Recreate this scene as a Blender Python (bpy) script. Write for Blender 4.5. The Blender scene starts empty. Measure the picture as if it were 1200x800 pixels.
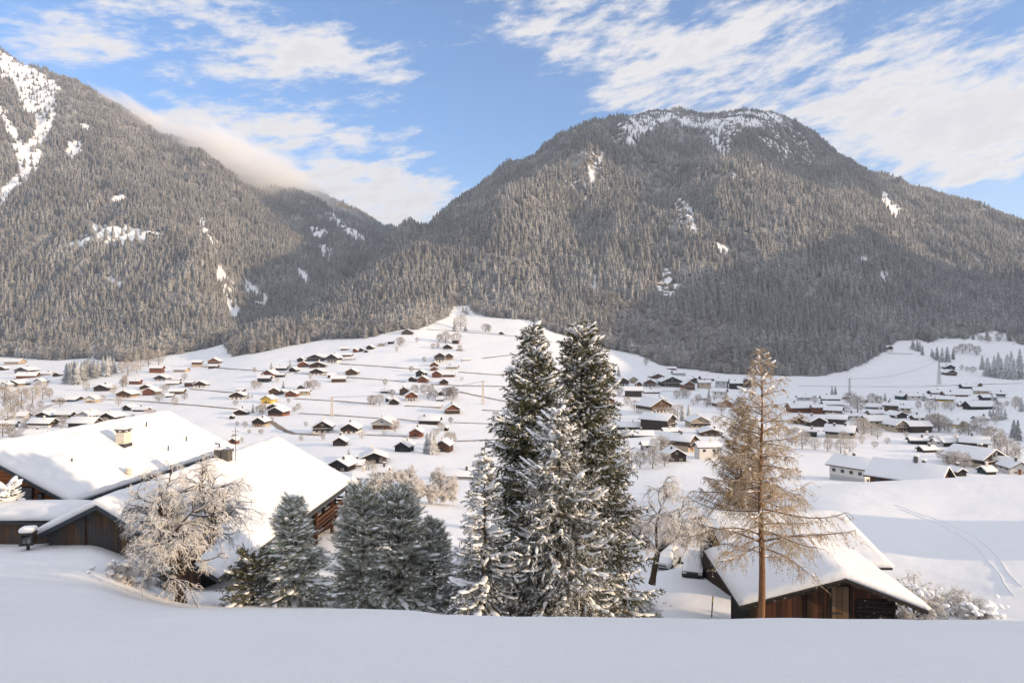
import bpy, math, random
import numpy as np
from mathutils import Vector, Matrix

random.seed(7)
RNG = np.random.default_rng(7)
SC = bpy.context.scene
COL = SC.collection
F = 800.0            # focal length in pixels of a 1200 x 800 frame (24 mm lens)
CX, CY = 600.0, 400.0

# ------------------------------------------------------------------ materials
def new_mat(name):
    m = bpy.data.materials.new(name); m.use_nodes = True
    nt = m.node_tree
    return m, nt, nt.nodes['Principled BSDF']

def ramp(nt, stops, fac):
    r = nt.nodes.new('ShaderNodeValToRGB')
    e = r.color_ramp.elements
    e[0].position, e[0].color = stops[0][0], (*stops[0][1], 1)
    e[1].position, e[1].color = stops[-1][0], (*stops[-1][1], 1)
    for p, c in stops[1:-1]:
        x = e.new(p); x.color = (*c, 1)
    nt.links.new(fac, r.inputs['Fac'])
    return r.outputs['Color']

def coords(nt, scale=(1, 1, 1), kind='Object'):
    t = nt.nodes.new('ShaderNodeTexCoord'); mp = nt.nodes.new('ShaderNodeMapping')
    mp.inputs['Scale'].default_value = scale
    nt.links.new(t.outputs[kind], mp.inputs['Vector'])
    return mp.outputs['Vector']

def noise(nt, vec, scale, detail=4, rough=.55):
    n = nt.nodes.new('ShaderNodeTexNoise')
    n.inputs['Scale'].default_value = scale; n.inputs['Detail'].default_value = detail
    n.inputs['Roughness'].default_value = rough
    if vec is not None: nt.links.new(vec, n.inputs['Vector'])
    return n.outputs['Fac']

def math_node(nt, op, a, b=None, c=None, clamp=False):
    n = nt.nodes.new('ShaderNodeMath'); n.operation = op; n.use_clamp = clamp
    for i, v in enumerate((a, b, c)):
        if v is None: continue
        if isinstance(v, (int, float)): n.inputs[i].default_value = v
        else: nt.links.new(v, n.inputs[i])
    return n.outputs[0]

def mixc(nt, fac, a, b):
    n = nt.nodes.new('ShaderNodeMix'); n.data_type = 'RGBA'
    for sock, v in ((n.inputs[0], fac), (n.inputs[6], a), (n.inputs[7], b)):
        if isinstance(v, (int, float)): sock.default_value = v
        elif isinstance(v, tuple): sock.default_value = (*v, 1)
        else: nt.links.new(v, sock)
    return n.outputs[2]

def bump(nt, b, h, strength, dist):
    n = nt.nodes.new('ShaderNodeBump')
    n.inputs['Strength'].default_value = strength; n.inputs['Distance'].default_value = dist
    nt.links.new(h, n.inputs['Height']); nt.links.new(n.outputs[0], b.inputs['Normal'])

def up_z(nt):
    g = nt.nodes.new('ShaderNodeNewGeometry'); s = nt.nodes.new('ShaderNodeSeparateXYZ')
    nt.links.new(g.outputs['Normal'], s.inputs[0])
    return s.outputs[2]

def smooth(nt, v, lo, hi):
    n = nt.nodes.new('ShaderNodeMapRange'); n.interpolation_type = 'SMOOTHSTEP'
    n.inputs[1].default_value = lo; n.inputs[2].default_value = hi
    nt.links.new(v, n.inputs[0])
    return n.outputs[0]

def plain(name, col, rough=.8, var=.25, scale=6.0, spec=.2, metal=0.0):
    m, nt, b = new_mat(name)
    f = noise(nt, coords(nt), scale, 5)
    lo = tuple(c * (1 - var) for c in col); hi = tuple(min(1, c * (1 + var)) for c in col)
    nt.links.new(ramp(nt, [(.3, lo), (.7, hi)], f), b.inputs['Base Color'])
    b.inputs['Roughness'].default_value = rough
    b.inputs['Specular IOR Level'].default_value = spec
    b.inputs['Metallic'].default_value = metal
    return m

def snow_mat(name, scale=3.0, dist=.05, strength=.5, base=(.83, .835, .85)):
    m, nt, b = new_mat(name)
    v = coords(nt)
    f = noise(nt, v, scale, 8, .6)
    nt.links.new(ramp(nt, [(.25, tuple(c * .95 for c in base)), (.75, base)], f), b.inputs['Base Color'])
    b.inputs['Roughness'].default_value = .65; b.inputs['Specular IOR Level'].default_value = .25
    bump(nt, b, f, strength, dist)
    return m

def plank_mat(name, cols, width=.2, axis=0, snowy=0.0, weather=None, knots=True):
    # boards: one tone per board, dark joints, grain drawn out along the board
    m, nt, b = new_mat(name)
    t = nt.nodes.new('ShaderNodeTexCoord'); s = nt.nodes.new('ShaderNodeSeparateXYZ')
    nt.links.new(t.outputs['Object'], s.inputs[0])
    q = math_node(nt, 'DIVIDE', math_node(nt, 'ADD', s.outputs[axis], 500.0), width)
    fl = math_node(nt, 'FLOOR', q); fr = math_node(nt, 'FRACT', q)
    w = nt.nodes.new('ShaderNodeTexWhiteNoise'); w.noise_dimensions = '1D'
    nt.links.new(fl, w.inputs['W'])
    sc = [14.0, 14.0, 14.0]
    sc[2 if axis != 2 else 0] = 1.1
    if axis == 2: sc = [1.1, 1.1, 16.0]
    g = noise(nt, coords(nt, tuple(sc)), 1.0, 6, .65)
    tone = math_node(nt, 'ADD', math_node(nt, 'MULTIPLY', w.outputs['Value'], .55), math_node(nt, 'MULTIPLY', g, .55))
    c = ramp(nt, [(i / (len(cols) - 1) * .8 + .1, cc) for i, cc in enumerate(cols)], tone)
    if weather:
        big = noise(nt, coords(nt, (.9, .9, .35)), 1.0, 4)
        c = mixc(nt, smooth(nt, big, .42, .62), c, weather)
    gap = math_node(nt, 'LESS_THAN', fr, .07)
    c = mixc(nt, gap, c, (.012, .010, .009))
    if snowy:
        sp = noise(nt, coords(nt, (3, 3, 9)), 1.6, 6)
        c = mixc(nt, smooth(nt, sp, 1 - snowy, 1 - snowy + .05), c, (.8, .82, .86))
    nt.links.new(c, b.inputs['Base Color'])
    b.inputs['Roughness'].default_value = .85; b.inputs['Specular IOR Level'].default_value = .15
    bump(nt, b, math_node(nt, 'SUBTRACT', g, math_node(nt, 'MULTIPLY', gap, 1.0)), .6, .02)
    return m

def frosted(name, dark, frost, lo=.45, hi=.62, scale=1.2, top=(0.1, 0.7), rnd=.0, rough=.8, topfrost=None):
    # leaf, needle or bark colour under rime: rime in patches and on what faces up
    m, nt, b = new_mat(name)
    f = noise(nt, coords(nt), scale, 5, .6)
    if rnd:      # stands of trees differ in how much rime they carry
        oi = nt.nodes.new('ShaderNodeObjectInfo')
        st = noise(nt, oi.outputs['Location'], .011, 3)
        f = math_node(nt, 'ADD', f, math_node(nt, 'MULTIPLY', math_node(nt, 'SUBTRACT', st, .5), .55))
    k = smooth(nt, f, lo, hi)
    if top:
        k = math_node(nt, 'ADD', math_node(nt, 'MULTIPLY', k, .6), math_node(nt, 'MULTIPLY', smooth(nt, up_z(nt), *top), .6), clamp=True)
    d2 = tuple(c * .55 for c in dark)
    f2 = noise(nt, coords(nt), scale * 3.1, 3)
    dk = ramp(nt, [(.35, d2), (.65, dark)], f2)
    c = mixc(nt, k, dk, frost)
    if rnd:
        o = nt.nodes.new('ShaderNodeObjectInfo')
        hs = nt.nodes.new('ShaderNodeHueSaturation')
        nt.links.new(math_node(nt, 'ADD', math_node(nt, 'MULTIPLY', o.outputs['Random'], rnd), 1 - rnd / 2), hs.inputs['Value'])
        nt.links.new(c, hs.inputs['Color'])
        c = hs.outputs['Color']
    nt.links.new(c, b.inputs['Base Color'])
    b.inputs['Roughness'].default_value = rough; b.inputs['Specular IOR Level'].default_value = .15
    return m

M = {}
M['snow'] = snow_mat('snow_cover', 5.0, .03, .35)
M['roof_snow'] = snow_mat('roof_snow', 1.1, .16, .6, (.76, .765, .78))
M['path'] = plain('trodden_path', (.24, .19, .15), .9, .3, .3)
M['road'] = plain('packed_road', (.52, .49, .47), .8, .15, .2)
M['white'] = plain('white_plaster', (.58, .56, .53), .85, .06, 2)
M['grey'] = plain('grey_plaster', (.42, .42, .43), .85, .1, 2)
M['tan'] = plain('tan_plaster', (.40, .33, .25), .85, .12, 2)
M['yellow'] = plain('yellow_plaster', (.72, .46, .08), .8, .1, 2)
M['black'] = plank_mat('black_boards', [(.010, .010, .011), (.022, .021, .022)], .25)
M['dark'] = plank_mat('dark_boards', [(.014, .010, .008), (.045, .030, .022)], .25)
M['brown'] = plank_mat('brown_boards', [(.045, .024, .014), (.13, .070, .038)], .25)
M['redbrown'] = plank_mat('red_brown_boards', [(.09, .030, .014), (.24, .085, .040)], .25)
M['teal'] = plank_mat('teal_boards', [(.010, .035, .042), (.02, .06, .07)], .25)
M['fascia'] = plain('dark_fascia', (.030, .026, .024), .7, .2, 4)
M['glass'] = plain('window_glass', (.025, .03, .036), .12, .1, 1, .5)
M['frame'] = plain('window_frame', (.62, .58, .52), .7, .08, 4)
M['stone'] = plain('chimney_plaster', (.60, .55, .47), .9, .12, 4)
M['dstone'] = plain('dark_chimney', (.10, .095, .09), .9, .25, 5)
M['bark'] = frosted('bark', (.085, .060, .042), (.62, .60, .58), .56, .66, 3.0, (.35, .8))
M['metal'] = plain('dark_metal', (.05, .052, .056), .45, .15, 6, .4, .6)
M['slate'] = plain('slate_gutter', (.045, .052, .060), .6, .15, 4)

# ------------------------------------------------------------------ mesh helpers
def mesh_np(name, V, faces, mats, smooth_shade=False, mat_idx=None):
    # V (n,3); faces: list of int arrays (m,3) or (m,4)
    me = bpy.data.meshes.new(name)
    V = np.asarray(V, np.float32)
    faces = [np.asarray(f, np.int32) for f in faces if len(f)]
    nl = sum(f.size for f in faces); npoly = sum(len(f) for f in faces)
    me.vertices.add(len(V)); me.vertices.foreach_set('co', V.ravel())
    me.loops.add(nl); me.polygons.add(npoly)
    me.loops.foreach_set('vertex_index', np.concatenate([f.ravel() for f in faces]))
    tot = np.concatenate([np.full(len(f), f.shape[1], np.int32) for f in faces])
    me.polygons.foreach_set('loop_start', np.concatenate([[0], np.cumsum(tot)[:-1]]).astype(np.int32))
    me.polygons.foreach_set('loop_total', tot)
    for m in (mats if isinstance(mats, (list, tuple)) else [mats]): me.materials.append(m)
    if mat_idx is not None: me.polygons.foreach_set('material_index', np.asarray(mat_idx, np.int32))
    if smooth_shade: me.polygons.foreach_set('use_smooth', np.ones(npoly, bool))
    me.update(calc_edges=True)
    return me

class MB:
    """collects vertices and faces for one mesh"""
    def __init__(self): self.v = []; self.f = []
    def add(self, vs, fs):
        n = len(self.v); self.v.extend(tuple(p) for p in vs); self.f.extend(tuple(i + n for i in f) for f in fs)
        return self
    def box(self, x0, x1, y0, y1, z0, z1):
        return self.add([(x0, y0, z0), (x1, y0, z0), (x1, y1, z0), (x0, y1, z0), (x0, y0, z1), (x1, y0, z1), (x1, y1, z1), (x0, y1, z1)],
                        [(0, 3, 2, 1), (4, 5, 6, 7), (0, 1, 5, 4), (1, 2, 6, 5), (2, 3, 7, 6), (3, 0, 4, 7)])
    def prism(self, prof, y0, y1, nseg=1):
        # prof: list of (x,z) counter-clockwise seen from -y; drawn out along y
        n = len(prof)
        ys = [y0 + (y1 - y0) * i / nseg for i in range(nseg + 1)]
        vs = [(x, y, z) for y in ys for x, z in prof]
        fs = [tuple(range(n)), tuple(reversed(range(nseg * n, nseg * n + n)))]
        for s in range(nseg):
            for i in range(n):
                a, b = s * n + i, s * n + (i + 1) % n
                fs.append((a, a + n, b + n, b))
        return self.add(vs, fs)
    def tube(self, pts, rad, k=8, cap=True):
        pts = [Vector(p) for p in pts]; n = len(pts)
        vs = []
        for i, p in enumerate(pts):
            d = (pts[min(i + 1, n - 1)] - pts[max(i - 1, 0)]).normalized()
            a = d.cross(Vector((0, 0, 1)) if abs(d.z) < .9 else Vector((1, 0, 0))).normalized(); b = d.cross(a)
            r = rad[i] if isinstance(rad, (list, tuple)) else rad
            for j in range(k):
                t = 2 * math.pi * j / k
                vs.append(p + a * (r * math.cos(t)) + b * (r * math.sin(t)))
        fs = [(i * k + j, i * k + (j + 1) % k, (i + 1) * k + (j + 1) % k, (i + 1) * k + j) for i in range(n - 1) for j in range(k)]
        if cap: fs += [tuple(reversed(range(k))), tuple(range((n - 1) * k, n * k))]
        return self.add(vs, fs)
    def build(self, name, m, parent=None, sm=False, bevel=0.0, seg=2):
        me = bpy.data.meshes.new(name); me.from_pydata(self.v, [], self.f)
        for mm in (m if isinstance(m, (list, tuple)) else [m]): me.materials.append(mm)
        if sm: me.polygons.foreach_set('use_smooth', [True] * len(me.polygons))
        me.update()
        o = bpy.data.objects.new(name, me); COL.objects.link(o)
        if parent is not None: o.parent = parent
        if bevel:
            b = o.modifiers.new('soft_edges', 'BEVEL'); b.width = bevel; b.segments = seg; b.limit_method = 'ANGLE'
            me.polygons.foreach_set('use_smooth', [True] * len(me.polygons))
        return o

def link(name, me, parent=None, loc=(0, 0, 0)):
    o = bpy.data.objects.new(name, me); COL.objects.link(o); o.location = loc
    if parent is not None: o.parent = parent
    return o

def thing(name, label, cat, loc=(0, 0, 0), rz=0.0, group=None):
    o = bpy.data.objects.new(name, None); COL.objects.link(o)
    o.empty_display_size = .5
    o.location = loc; o.rotation_euler = (0, 0, rz)
    return tag(o, label, cat, group)

def tag(o, label=None, cat=None, group=None, kind=None):
    if label: o['label'] = label
    if cat: o['category'] = cat
    if group: o['group'] = group
    if kind: o['kind'] = kind
    return o

# numpy noise -------------------------------------------------------
_perm = np.random.default_rng(3).permutation(4096)
_grad = np.random.default_rng(4).uniform(0, 2 * math.pi, 4096)
def pnoise(x, y):
    xi = np.floor(x).astype(np.int64); yi = np.floor(y).astype(np.int64)
    xf, yf = x - xi, y - yi
    u = xf * xf * xf * (xf * (xf * 6 - 15) + 10); v = yf * yf * yf * (yf * (yf * 6 - 15) + 10)
    def g(ix, iy, dx, dy):
        a = _grad[_perm[(_perm[ix & 4095] + iy) & 4095]]
        return np.cos(a) * dx + np.sin(a) * dy
    a = g(xi, yi, xf, yf); b = g(xi + 1, yi, xf - 1, yf)
    c = g(xi, yi + 1, xf, yf - 1); d = g(xi + 1, yi + 1, xf - 1, yf - 1)
    return (a + u * (b - a)) + v * ((c + u * (d - c)) - (a + u * (b - a)))
def fbm(x, y, oct=4, ridged=False):
    s = 0; amp = 1.0
    for i in range(oct):
        n = pnoise(x * 2 ** i + 17.3 * i, y * 2 ** i - 9.1 * i)
        s = s + amp * ((.5 - np.abs(n) * 1.6) if ridged else n); amp *= .5
    return s
def sstep(a, b, x):
    t = np.clip((x - a) / (b - a), 0, 1); return t * t * (3 - 2 * t)

# ------------------------------------------------------------------ the land
# For a set of viewing columns (px of the 1200 px frame) the height of the land at each distance,
# noted as the frame row at which that ground is seen. Between columns the land is interpolated.
NEAR = [(1.5, 1459), (3, 1005), (5.5, 799), (7, 744)]
def nearz(d): return 400 + F * (1.7 + .19 * d) / d
KN = {
 -400: [(9, 735), (20, 705), (40, 640), (70, 600), (130, 570), (220, 555), (400, 500), (700, 450), (950, 425), (1200, 330), (1600, 150), (2200, -40), (2800, -60), (3500, 60), (7000, 330)],
 -100: [(9, 734), (20, 706), (40, 640), (70, 592), (130, 566), (220, 555), (400, 503), (700, 448), (950, 420), (1150, 350), (1600, 205), (2200, 45), (2550, 18), (3100, 80), (7000, 340)],
 0:    [(9, 729), (20, 708), (30, 680), (40, 642), (50, 616), (70, 590), (130, 566), (220, 552), (300, 527), (400, 502), (550, 472), (700, 447), (800, 436), (950, 420), (1150, 370), (1500, 270), (1900, 165), (2300, 90), (2480, 66), (3000, 130), (7000, 340)],
 100:  [(9, 726), (20, 710), (30, 684), (40, 640), (48, 616), (70, 590), (130, 566), (200, 552), (300, 525), (400, 500), (550, 470), (700, 442), (800, 430), (930, 418), (1150, 375), (1400, 310), (1800, 215), (2200, 145), (2450, 112), (3000, 165), (7000, 340)],
 170:  [(9, 725), (20, 717), (28, 707), (36, 684), (45, 642), (60, 604), (90, 582), (140, 568), (240, 548), (330, 515), (450, 488), (600, 460), (720, 438), (800, 428), (900, 417), (1150, 372), (1450, 305), (1850, 232), (2300, 172), (2500, 152), (3100, 200), (7000, 340)],
 220:  [(8.6, 721), (15, 722), (24, 716), (34, 705), (40, 690), (48, 652), (60, 612), (90, 588), (140, 572), (240, 553), (330, 517), (450, 487), (600, 457), (720, 438), (800, 429), (880, 419), (1000, 400), (1150, 372), (1500, 300), (1900, 238), (2300, 194), (2550, 176), (3200, 215), (7000, 340)],
 300:  [(8.6, 718), (14, 716), (22, 716), (32, 710), (38, 696), (46, 672), (67, 615), (90, 600), (130, 584), (190, 570), (240, 558), (300, 535), (380, 507), (480, 480), (600, 452), (700, 432), (780, 420), (850, 411), (960, 394), (1080, 400), (1250, 385), (1600, 330), (2000, 275), (2400, 232), (2700, 210), (3300, 240), (7000, 340)],
 400:  [(8.6, 718), (12, 714), (17, 718), (26, 716), (36, 708), (46, 682), (67, 614), (90, 598), (130, 583), (190, 570), (240, 559), (290, 535), (380, 505), (480, 479), (600, 450), (700, 428), (770, 412), (830, 402), (920, 384), (1150, 350), (1350, 372), (1600, 345), (2000, 305), (2500, 265), (2900, 247), (3500, 270), (7000, 340)],
 480:  [(8.6, 719), (12, 715), (18, 723), (28, 722), (36, 712), (48, 690), (70, 640), (100, 610), (135, 588), (190, 572), (240, 558), (290, 535), (380, 506), (480, 480), (600, 449), (700, 424), (780, 405), (850, 388), (930, 370), (1150, 325), (1350, 298), (1600, 283), (1900, 300), (2500, 292), (2900, 283), (3500, 300), (7000, 345)],
 540:  [(8.6, 720), (14, 728), (24, 732), (36, 720), (48, 694), (70, 650), (100, 616), (150, 588), (190, 573), (240, 558), (290, 537), (380, 508), (480, 481), (600, 449), (700, 423), (800, 403), (900, 386), (980, 374), (1060, 362), (1250, 325), (1500, 285), (1750, 262), (1950, 249), (2400, 285), (3500, 315), (7000, 350)],
 600:  [(8.6, 721), (14, 738), (24, 752), (36, 733), (46, 708), (70, 666), (100, 622), (150, 592), (190, 575), (240, 560), (300, 535), (380, 510), (480, 483), (600, 450), (700, 425), (800, 404), (900, 387), (985, 373), (1200, 328), (1500, 272), (1800, 231), (2050, 205), (2600, 250), (7000, 350)],
 700:  [(8.6, 723), (14, 742), (24, 756), (36, 740), (46, 712), (60, 684), (80, 650), (110, 615), (150, 590), (200, 575), (255, 557), (310, 532), (400, 507), (500, 482), (600, 460), (700, 438), (820, 414), (920, 403), (1100, 355), (1400, 285), (1700, 222), (2000, 173), (2150, 155), (2700, 210), (7000, 350)],
 800:  [(8.6, 724), (14, 744), (24, 756), (34, 742), (42, 716), (52, 686), (62, 662), (80, 630), (105, 603), (135, 582), (180, 575), (230, 562), (290, 537), (370, 510), (470, 484), (580, 465), (700, 450), (800, 442), (870, 434), (950, 410), (1150, 345), (1450, 265), (1800, 193), (2100, 150), (2250, 136), (2800, 190), (7000, 350)],
 900:  [(8.6, 724), (14, 746), (24, 760), (36, 748), (48, 706), (60, 668), (80, 624), (105, 590), (128, 570), (180, 574), (230, 562), (290, 538), (370, 510), (470, 484), (580, 467), (700, 454), (800, 446), (880, 438), (960, 414), (1200, 340), (1500, 270), (1850, 200), (2150, 150), (2300, 139), (2900, 200), (7000, 350)],
 1000: [(8.6, 725), (14, 747), (24, 757), (36, 737), (50, 690), (70, 636), (95, 590), (125, 565), (150, 566), (190, 572), (235, 562), (290, 537), (370, 509), (470, 484), (580, 467), (700, 455), (800, 448), (890, 440), (960, 420), (1200, 358), (1500, 300), (1850, 248), (2150, 213), (2300, 201), (2900, 250), (7000, 350)],
 1100: [(8.6, 726), (14, 747), (24, 752), (34, 730), (50, 690), (70, 640), (95, 592), (125, 560), (150, 562), (190, 570), (235, 562), (290, 537), (370, 509), (470, 484), (580, 467), (690, 455), (800, 440), (900, 426), (1030, 412), (1160, 396), (1400, 345), (1700, 300), (2000, 266), (2250, 241), (2380, 236), (2900, 280), (7000, 350)],
 1200: [(8.6, 727), (14, 746), (24, 748), (34, 728), (50, 686), (70, 636), (95, 588), (125, 556), (150, 560), (190, 570), (235, 562), (290, 537), (370, 509), (470, 482), (580, 465), (690, 452), (800, 443), (900, 432), (1050, 408), (1200, 390), (1450, 352), (1800, 310), (2100, 280), (2300, 267), (2900, 300), (7000, 350)],
 1350: [(8.6, 727), (14, 744), (24, 742), (34, 724), (50, 682), (70, 630), (95, 582), (125, 552), (150, 558), (190, 568), (235, 560), (290, 535), (470, 480), (690, 448), (900, 426), (1200, 385), (1500, 350), (2000, 312), (2400, 300), (3000, 310), (7000, 350)],
}
for k in KN: KN[k] = [(1.5, nearz(1.5)), (2.5, nearz(2.5)), (4, nearz(4)), (6, nearz(6)), (7.2, nearz(7.2))] + KN[k]

def pchip(x, y, q):
    x = np.asarray(x, float); y = np.asarray(y, float)
    h = np.diff(x); dl = np.diff(y) / h; m = np.zeros_like(x)
    for i in range(1, len(x) - 1):
        if dl[i - 1] * dl[i] > 0:
            w1, w2 = 2 * h[i] + h[i - 1], h[i] + 2 * h[i - 1]
            m[i] = (w1 + w2) / (w1 / dl[i - 1] + w2 / dl[i])
    m[0], m[-1] = dl[0], dl[-1]
    q = np.clip(q, x[0], x[-1]); i = np.clip(np.searchsorted(x, q) - 1, 0, len(x) - 2)
    t = (q - x[i]) / h[i]
    return ((2 * t**3 - 3 * t**2 + 1) * y[i] + (t**3 - 2 * t**2 + t) * h[i] * m[i]
            + (-2 * t**3 + 3 * t**2) * y[i + 1] + (t**3 - t**2) * h[i] * m[i + 1])

LD = np.linspace(math.log(1.5), math.log(7000), 900)
_cols = sorted(KN)
_tab = np.array([pchip(np.log([k[0] for k in KN[c]]), [k[1] for k in KN[c]], LD) for c in _cols])
PXG = np.arange(-400, 1351, 5.0)
TAB = np.array([pchip(_cols, _tab[:, j], PXG) for j in range(len(LD))])      # (nd, npx)

def polydist(px_pts, x, y):
    best = np.full(np.shape(x), 1e9); side = np.zeros(np.shape(x)); tt = np.zeros(np.shape(x)); acc = 0
    n = len(px_pts) - 1
    for i in range(n):
        (ax, ay), (bx, by) = px_pts[i], px_pts[i + 1]
        ex, ey = bx - ax, by - ay; L2 = ex * ex + ey * ey
        t = np.clip(((x - ax) * ex + (y - ay) * ey) / L2, 0, 1)
        dd = np.hypot(x - ax - t * ex, y - ay - t * ey)
        s = np.sign((x - ax) * ey - (y - ay) * ex)
        b = dd < best
        best = np.where(b, dd, best); side = np.where(b, s, side); tt = np.where(b, (i + t) / n, tt)
    return best, side, tt

def W(px, d): return ((px - CX) / F * d, d)
SPURS = [  # ridge lines on the mountain faces: points (column, distance), height, width
 ([W(770, 2080), W(715, 1820), W(660, 1600), W(610, 1400), W(572, 1230), W(550, 1110)], 92, 90),
 ([W(905, 2150), W(880, 1800), W(850, 1450), W(835, 1150)], 72, 105),
 ([W(1010, 2150), W(1000, 1800), W(970, 1450), W(940, 1150)], 62, 105),
 ([W(735, 1500), W(720, 1250), W(700, 1060)], 34, 70),
 ([W(60, 2350), W(120, 2000), W(170, 1650), W(190, 1350), (W(190, 1120))], 60, 110),
 ([W(215, 2450), W(270, 2100), W(310, 1750), W(330, 1500)], 55, 110),
 ([W(330, 2600), W(390, 2250), W(420, 1950)], 50, 110),
 ([W(-20, 1900), W(50, 1500), W(75, 1200)], 45, 100),
]
def terrain(x, y):
    """height of the land in front of the camera (y > 0)"""
    x = np.asarray(x, float); y = np.asarray(y, float)
    d = np.clip(y, 1.5, 7000)
    px = np.clip(CX + F * x / d, -400, 1350)
    a = (px + 400) / 5.0; ia = np.clip(a.astype(int), 0, len(PXG) - 2); fa = a - ia
    b = (np.log(d) - LD[0]) / (LD[1] - LD[0]); ib = np.clip(b.astype(int), 0, len(LD) - 2); fb = b - ib
    py = (TAB[ib, ia] * (1 - fa) + TAB[ib, ia + 1] * fa) * (1 - fb) + (TAB[ib + 1, ia] * (1 - fa) + TAB[ib + 1, ia + 1] * fa) * fb
    z = (CY - py) / F * d
    far = sstep(980, 1350, d)
    if np.any(far > 0):
        for pts, h, w in SPURS:
            dist, side, t = polydist(pts, x, y)
            z = z + far * h * np.exp(-(dist / w) ** 2) * np.minimum(1, 4 * t + .15) * np.minimum(1, 5 * (1 - t) + .2)
        rd = fbm(x / 230 + .25 * pnoise(x / 140, y / 140), y / 520, 4, True)
        z = z + far * 46 * rd * (1 - .45 * sstep(1900, 2400, d)) + 16 * sstep(1500, 2000, d) * fbm(x / 120 + 9, y / 240, 3, True)
        z = z + far * 9 * fbm(x / 70, y / 70, 3)
    z = z + .35 * sstep(25, 120, d) * fbm(x / 45, y / 45, 3) * (1 + 1.5 * sstep(200, 500, d))
    z = z + .10 * sstep(10, 30, d) * fbm(x / 5, y / 7, 3)
    z = z + .035 * fbm(x / 1.6, y / 1.6, 3) * sstep(2, 5, d)
    return z

_ld = np.exp(np.linspace(math.log(16), math.log(3300), 3000))
def hit(px, py, dmin=16, dmax=3300):
    """first land seen in the direction of (px, py)"""
    dd = _ld[(_ld >= dmin) & (_ld <= dmax)]
    z = terrain((px - CX) / F * dd, dd)
    rows = CY - F * z / dd
    k = np.nonzero(rows <= py)[0]
    if len(k) == 0:
        k = [int(np.argmin(np.abs(rows - py)))]
    d = float(dd[k[0]])
    return ((px - CX) / F * d, d, float(terrain((px - CX) / F * d, d)))
def at(px, d):
    x = (px - CX) / F * d
    return x, d, float(terrain(x, d))
def pix(px, py, d):
    return ((px - CX) / F * d, d, (CY - py) / F * d)

def in_poly(poly, x, y):
    n = len(poly); c = np.zeros(np.shape(x), bool); j = n - 1
    for i in range(n):
        xi, yi = poly[i]; xj, yj = poly[j]
        if yi != yj:
            c ^= ((yi > y) != (yj > y)) & (x < (xj - xi) * (y - yi) / (yj - yi) + xi)
        j = i
    return c

FOOT = [(-420, 425), (0, 418), (60, 422), (100, 420), (150, 425), (200, 416), (240, 409), (262, 403), (272, 418), (300, 414), (330, 407), (380, 398), (430, 396), (465, 387), (490, 386),
        (525, 371), (532, 359), (548, 358), (556, 368), (575, 372), (620, 375), (650, 390), (680, 398), (710, 408), (745, 415), (775, 428), (800, 432), (820, 434), (850, 438), (900, 440), (960, 441), (992, 434),
        (1015, 424), (1035, 412), (1047, 402), (1056, 399), (1075, 398), (1088, 402), (1100, 396), (1125, 397), (1140, 402), (1160, 404), (1200, 404), (1350, 400), (1700, 400)]
CLEAR = [
 [(75, 291), (90, 280), (112, 263), (140, 264), (195, 273), (186, 281), (162, 282), (150, 286), (138, 291), (120, 286), (98, 290)],
 [(-60, 20), (0, 60), (30, 75), (58, 92), (70, 101), (62, 112), (68, 128), (62, 145), (52, 170), (48, 195), (35, 210), (15, 230), (-10, 250), (-20, 240), (0, 222), (18, 205), (20, 190), (15, 170), (0, 140), (-20, 120), (-20, 108), (8, 132), (25, 165), (31, 170), (42, 150), (40, 140), (26, 130), (20, 108), (14, 92), (-60, 80)],
 [(78, 170), (86, 163), (97, 167), (96, 176), (86, 187), (77, 181)], [(95, 145), (107, 148), (104, 156), (96, 152)], [(128, 227), (146, 229), (146, 241), (133, 238)],
 [(229, 240), (240, 254), (244, 275), (251, 285), (255, 294), (246, 291), (238, 271), (231, 255)], [(255, 308), (270, 328), (284, 376), (274, 382), (261, 345), (253, 320)],
 [(285, 324), (297, 334), (310, 343), (322, 354), (313, 363), (299, 353), (287, 336)], [(381, 244), (400, 257), (430, 280), (420, 283), (395, 266), (380, 252)],
 [(364, 264), (386, 271), (381, 281), (365, 277)], [(347, 308), (358, 319), (366, 333), (357, 336), (349, 322)], [(373, 284), (391, 294), (386, 306), (373, 296)],
 [(98, 407), (112, 396), (124, 414), (108, 422)], [(126, 324), (149, 329), (146, 338), (128, 336)], [(236, 304), (248, 314), (251, 326), (241, 319)], [(200, 390), (208, 386), (212, 396), (203, 400)],
 [(722, 152), (745, 133), (775, 128), (792, 136), (765, 149), (748, 165), (728, 174), (738, 158)],
 [(775, 130), (830, 140), (870, 131), (905, 130), (918, 142), (880, 151), (850, 160), (835, 151), (800, 148), (790, 140)],
 [(823, 154), (846, 157), (860, 165), (855, 182), (851, 192), (838, 175)], [(890, 165), (905, 160), (912, 172), (900, 180)], [(912, 172), (926, 176), (922, 196), (914, 190)],
 [(1028, 221), (1039, 224), (1046, 235), (1058, 245), (1051, 258), (1039, 245)],
 [(788, 240), (800, 234), (813, 250), (817, 276), (808, 273), (797, 258)], [(838, 284), (853, 289), (851, 301), (841, 296)],
 [(768, 328), (786, 320), (795, 340), (779, 358), (770, 346)], [(690, 322), (695, 317), (702, 335), (698, 349), (693, 340)],
 [(1007, 302), (1016, 302), (1014, 311)], [(1029, 317), (1043, 319), (1039, 334), (1031, 333)],
 [(689, 194), (695, 199), (696, 216), (690, 216)], [(702, 177), (710, 179), (709, 193), (703, 191)], [(654, 214), (658, 219), (657, 236), (653, 236)],
 [(720, 330), (724, 328), (726, 352), (721, 350)], [(1133, 391), (1165, 388), (1190, 393), (1195, 405), (1150, 408), (1135, 402)],
]
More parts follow.
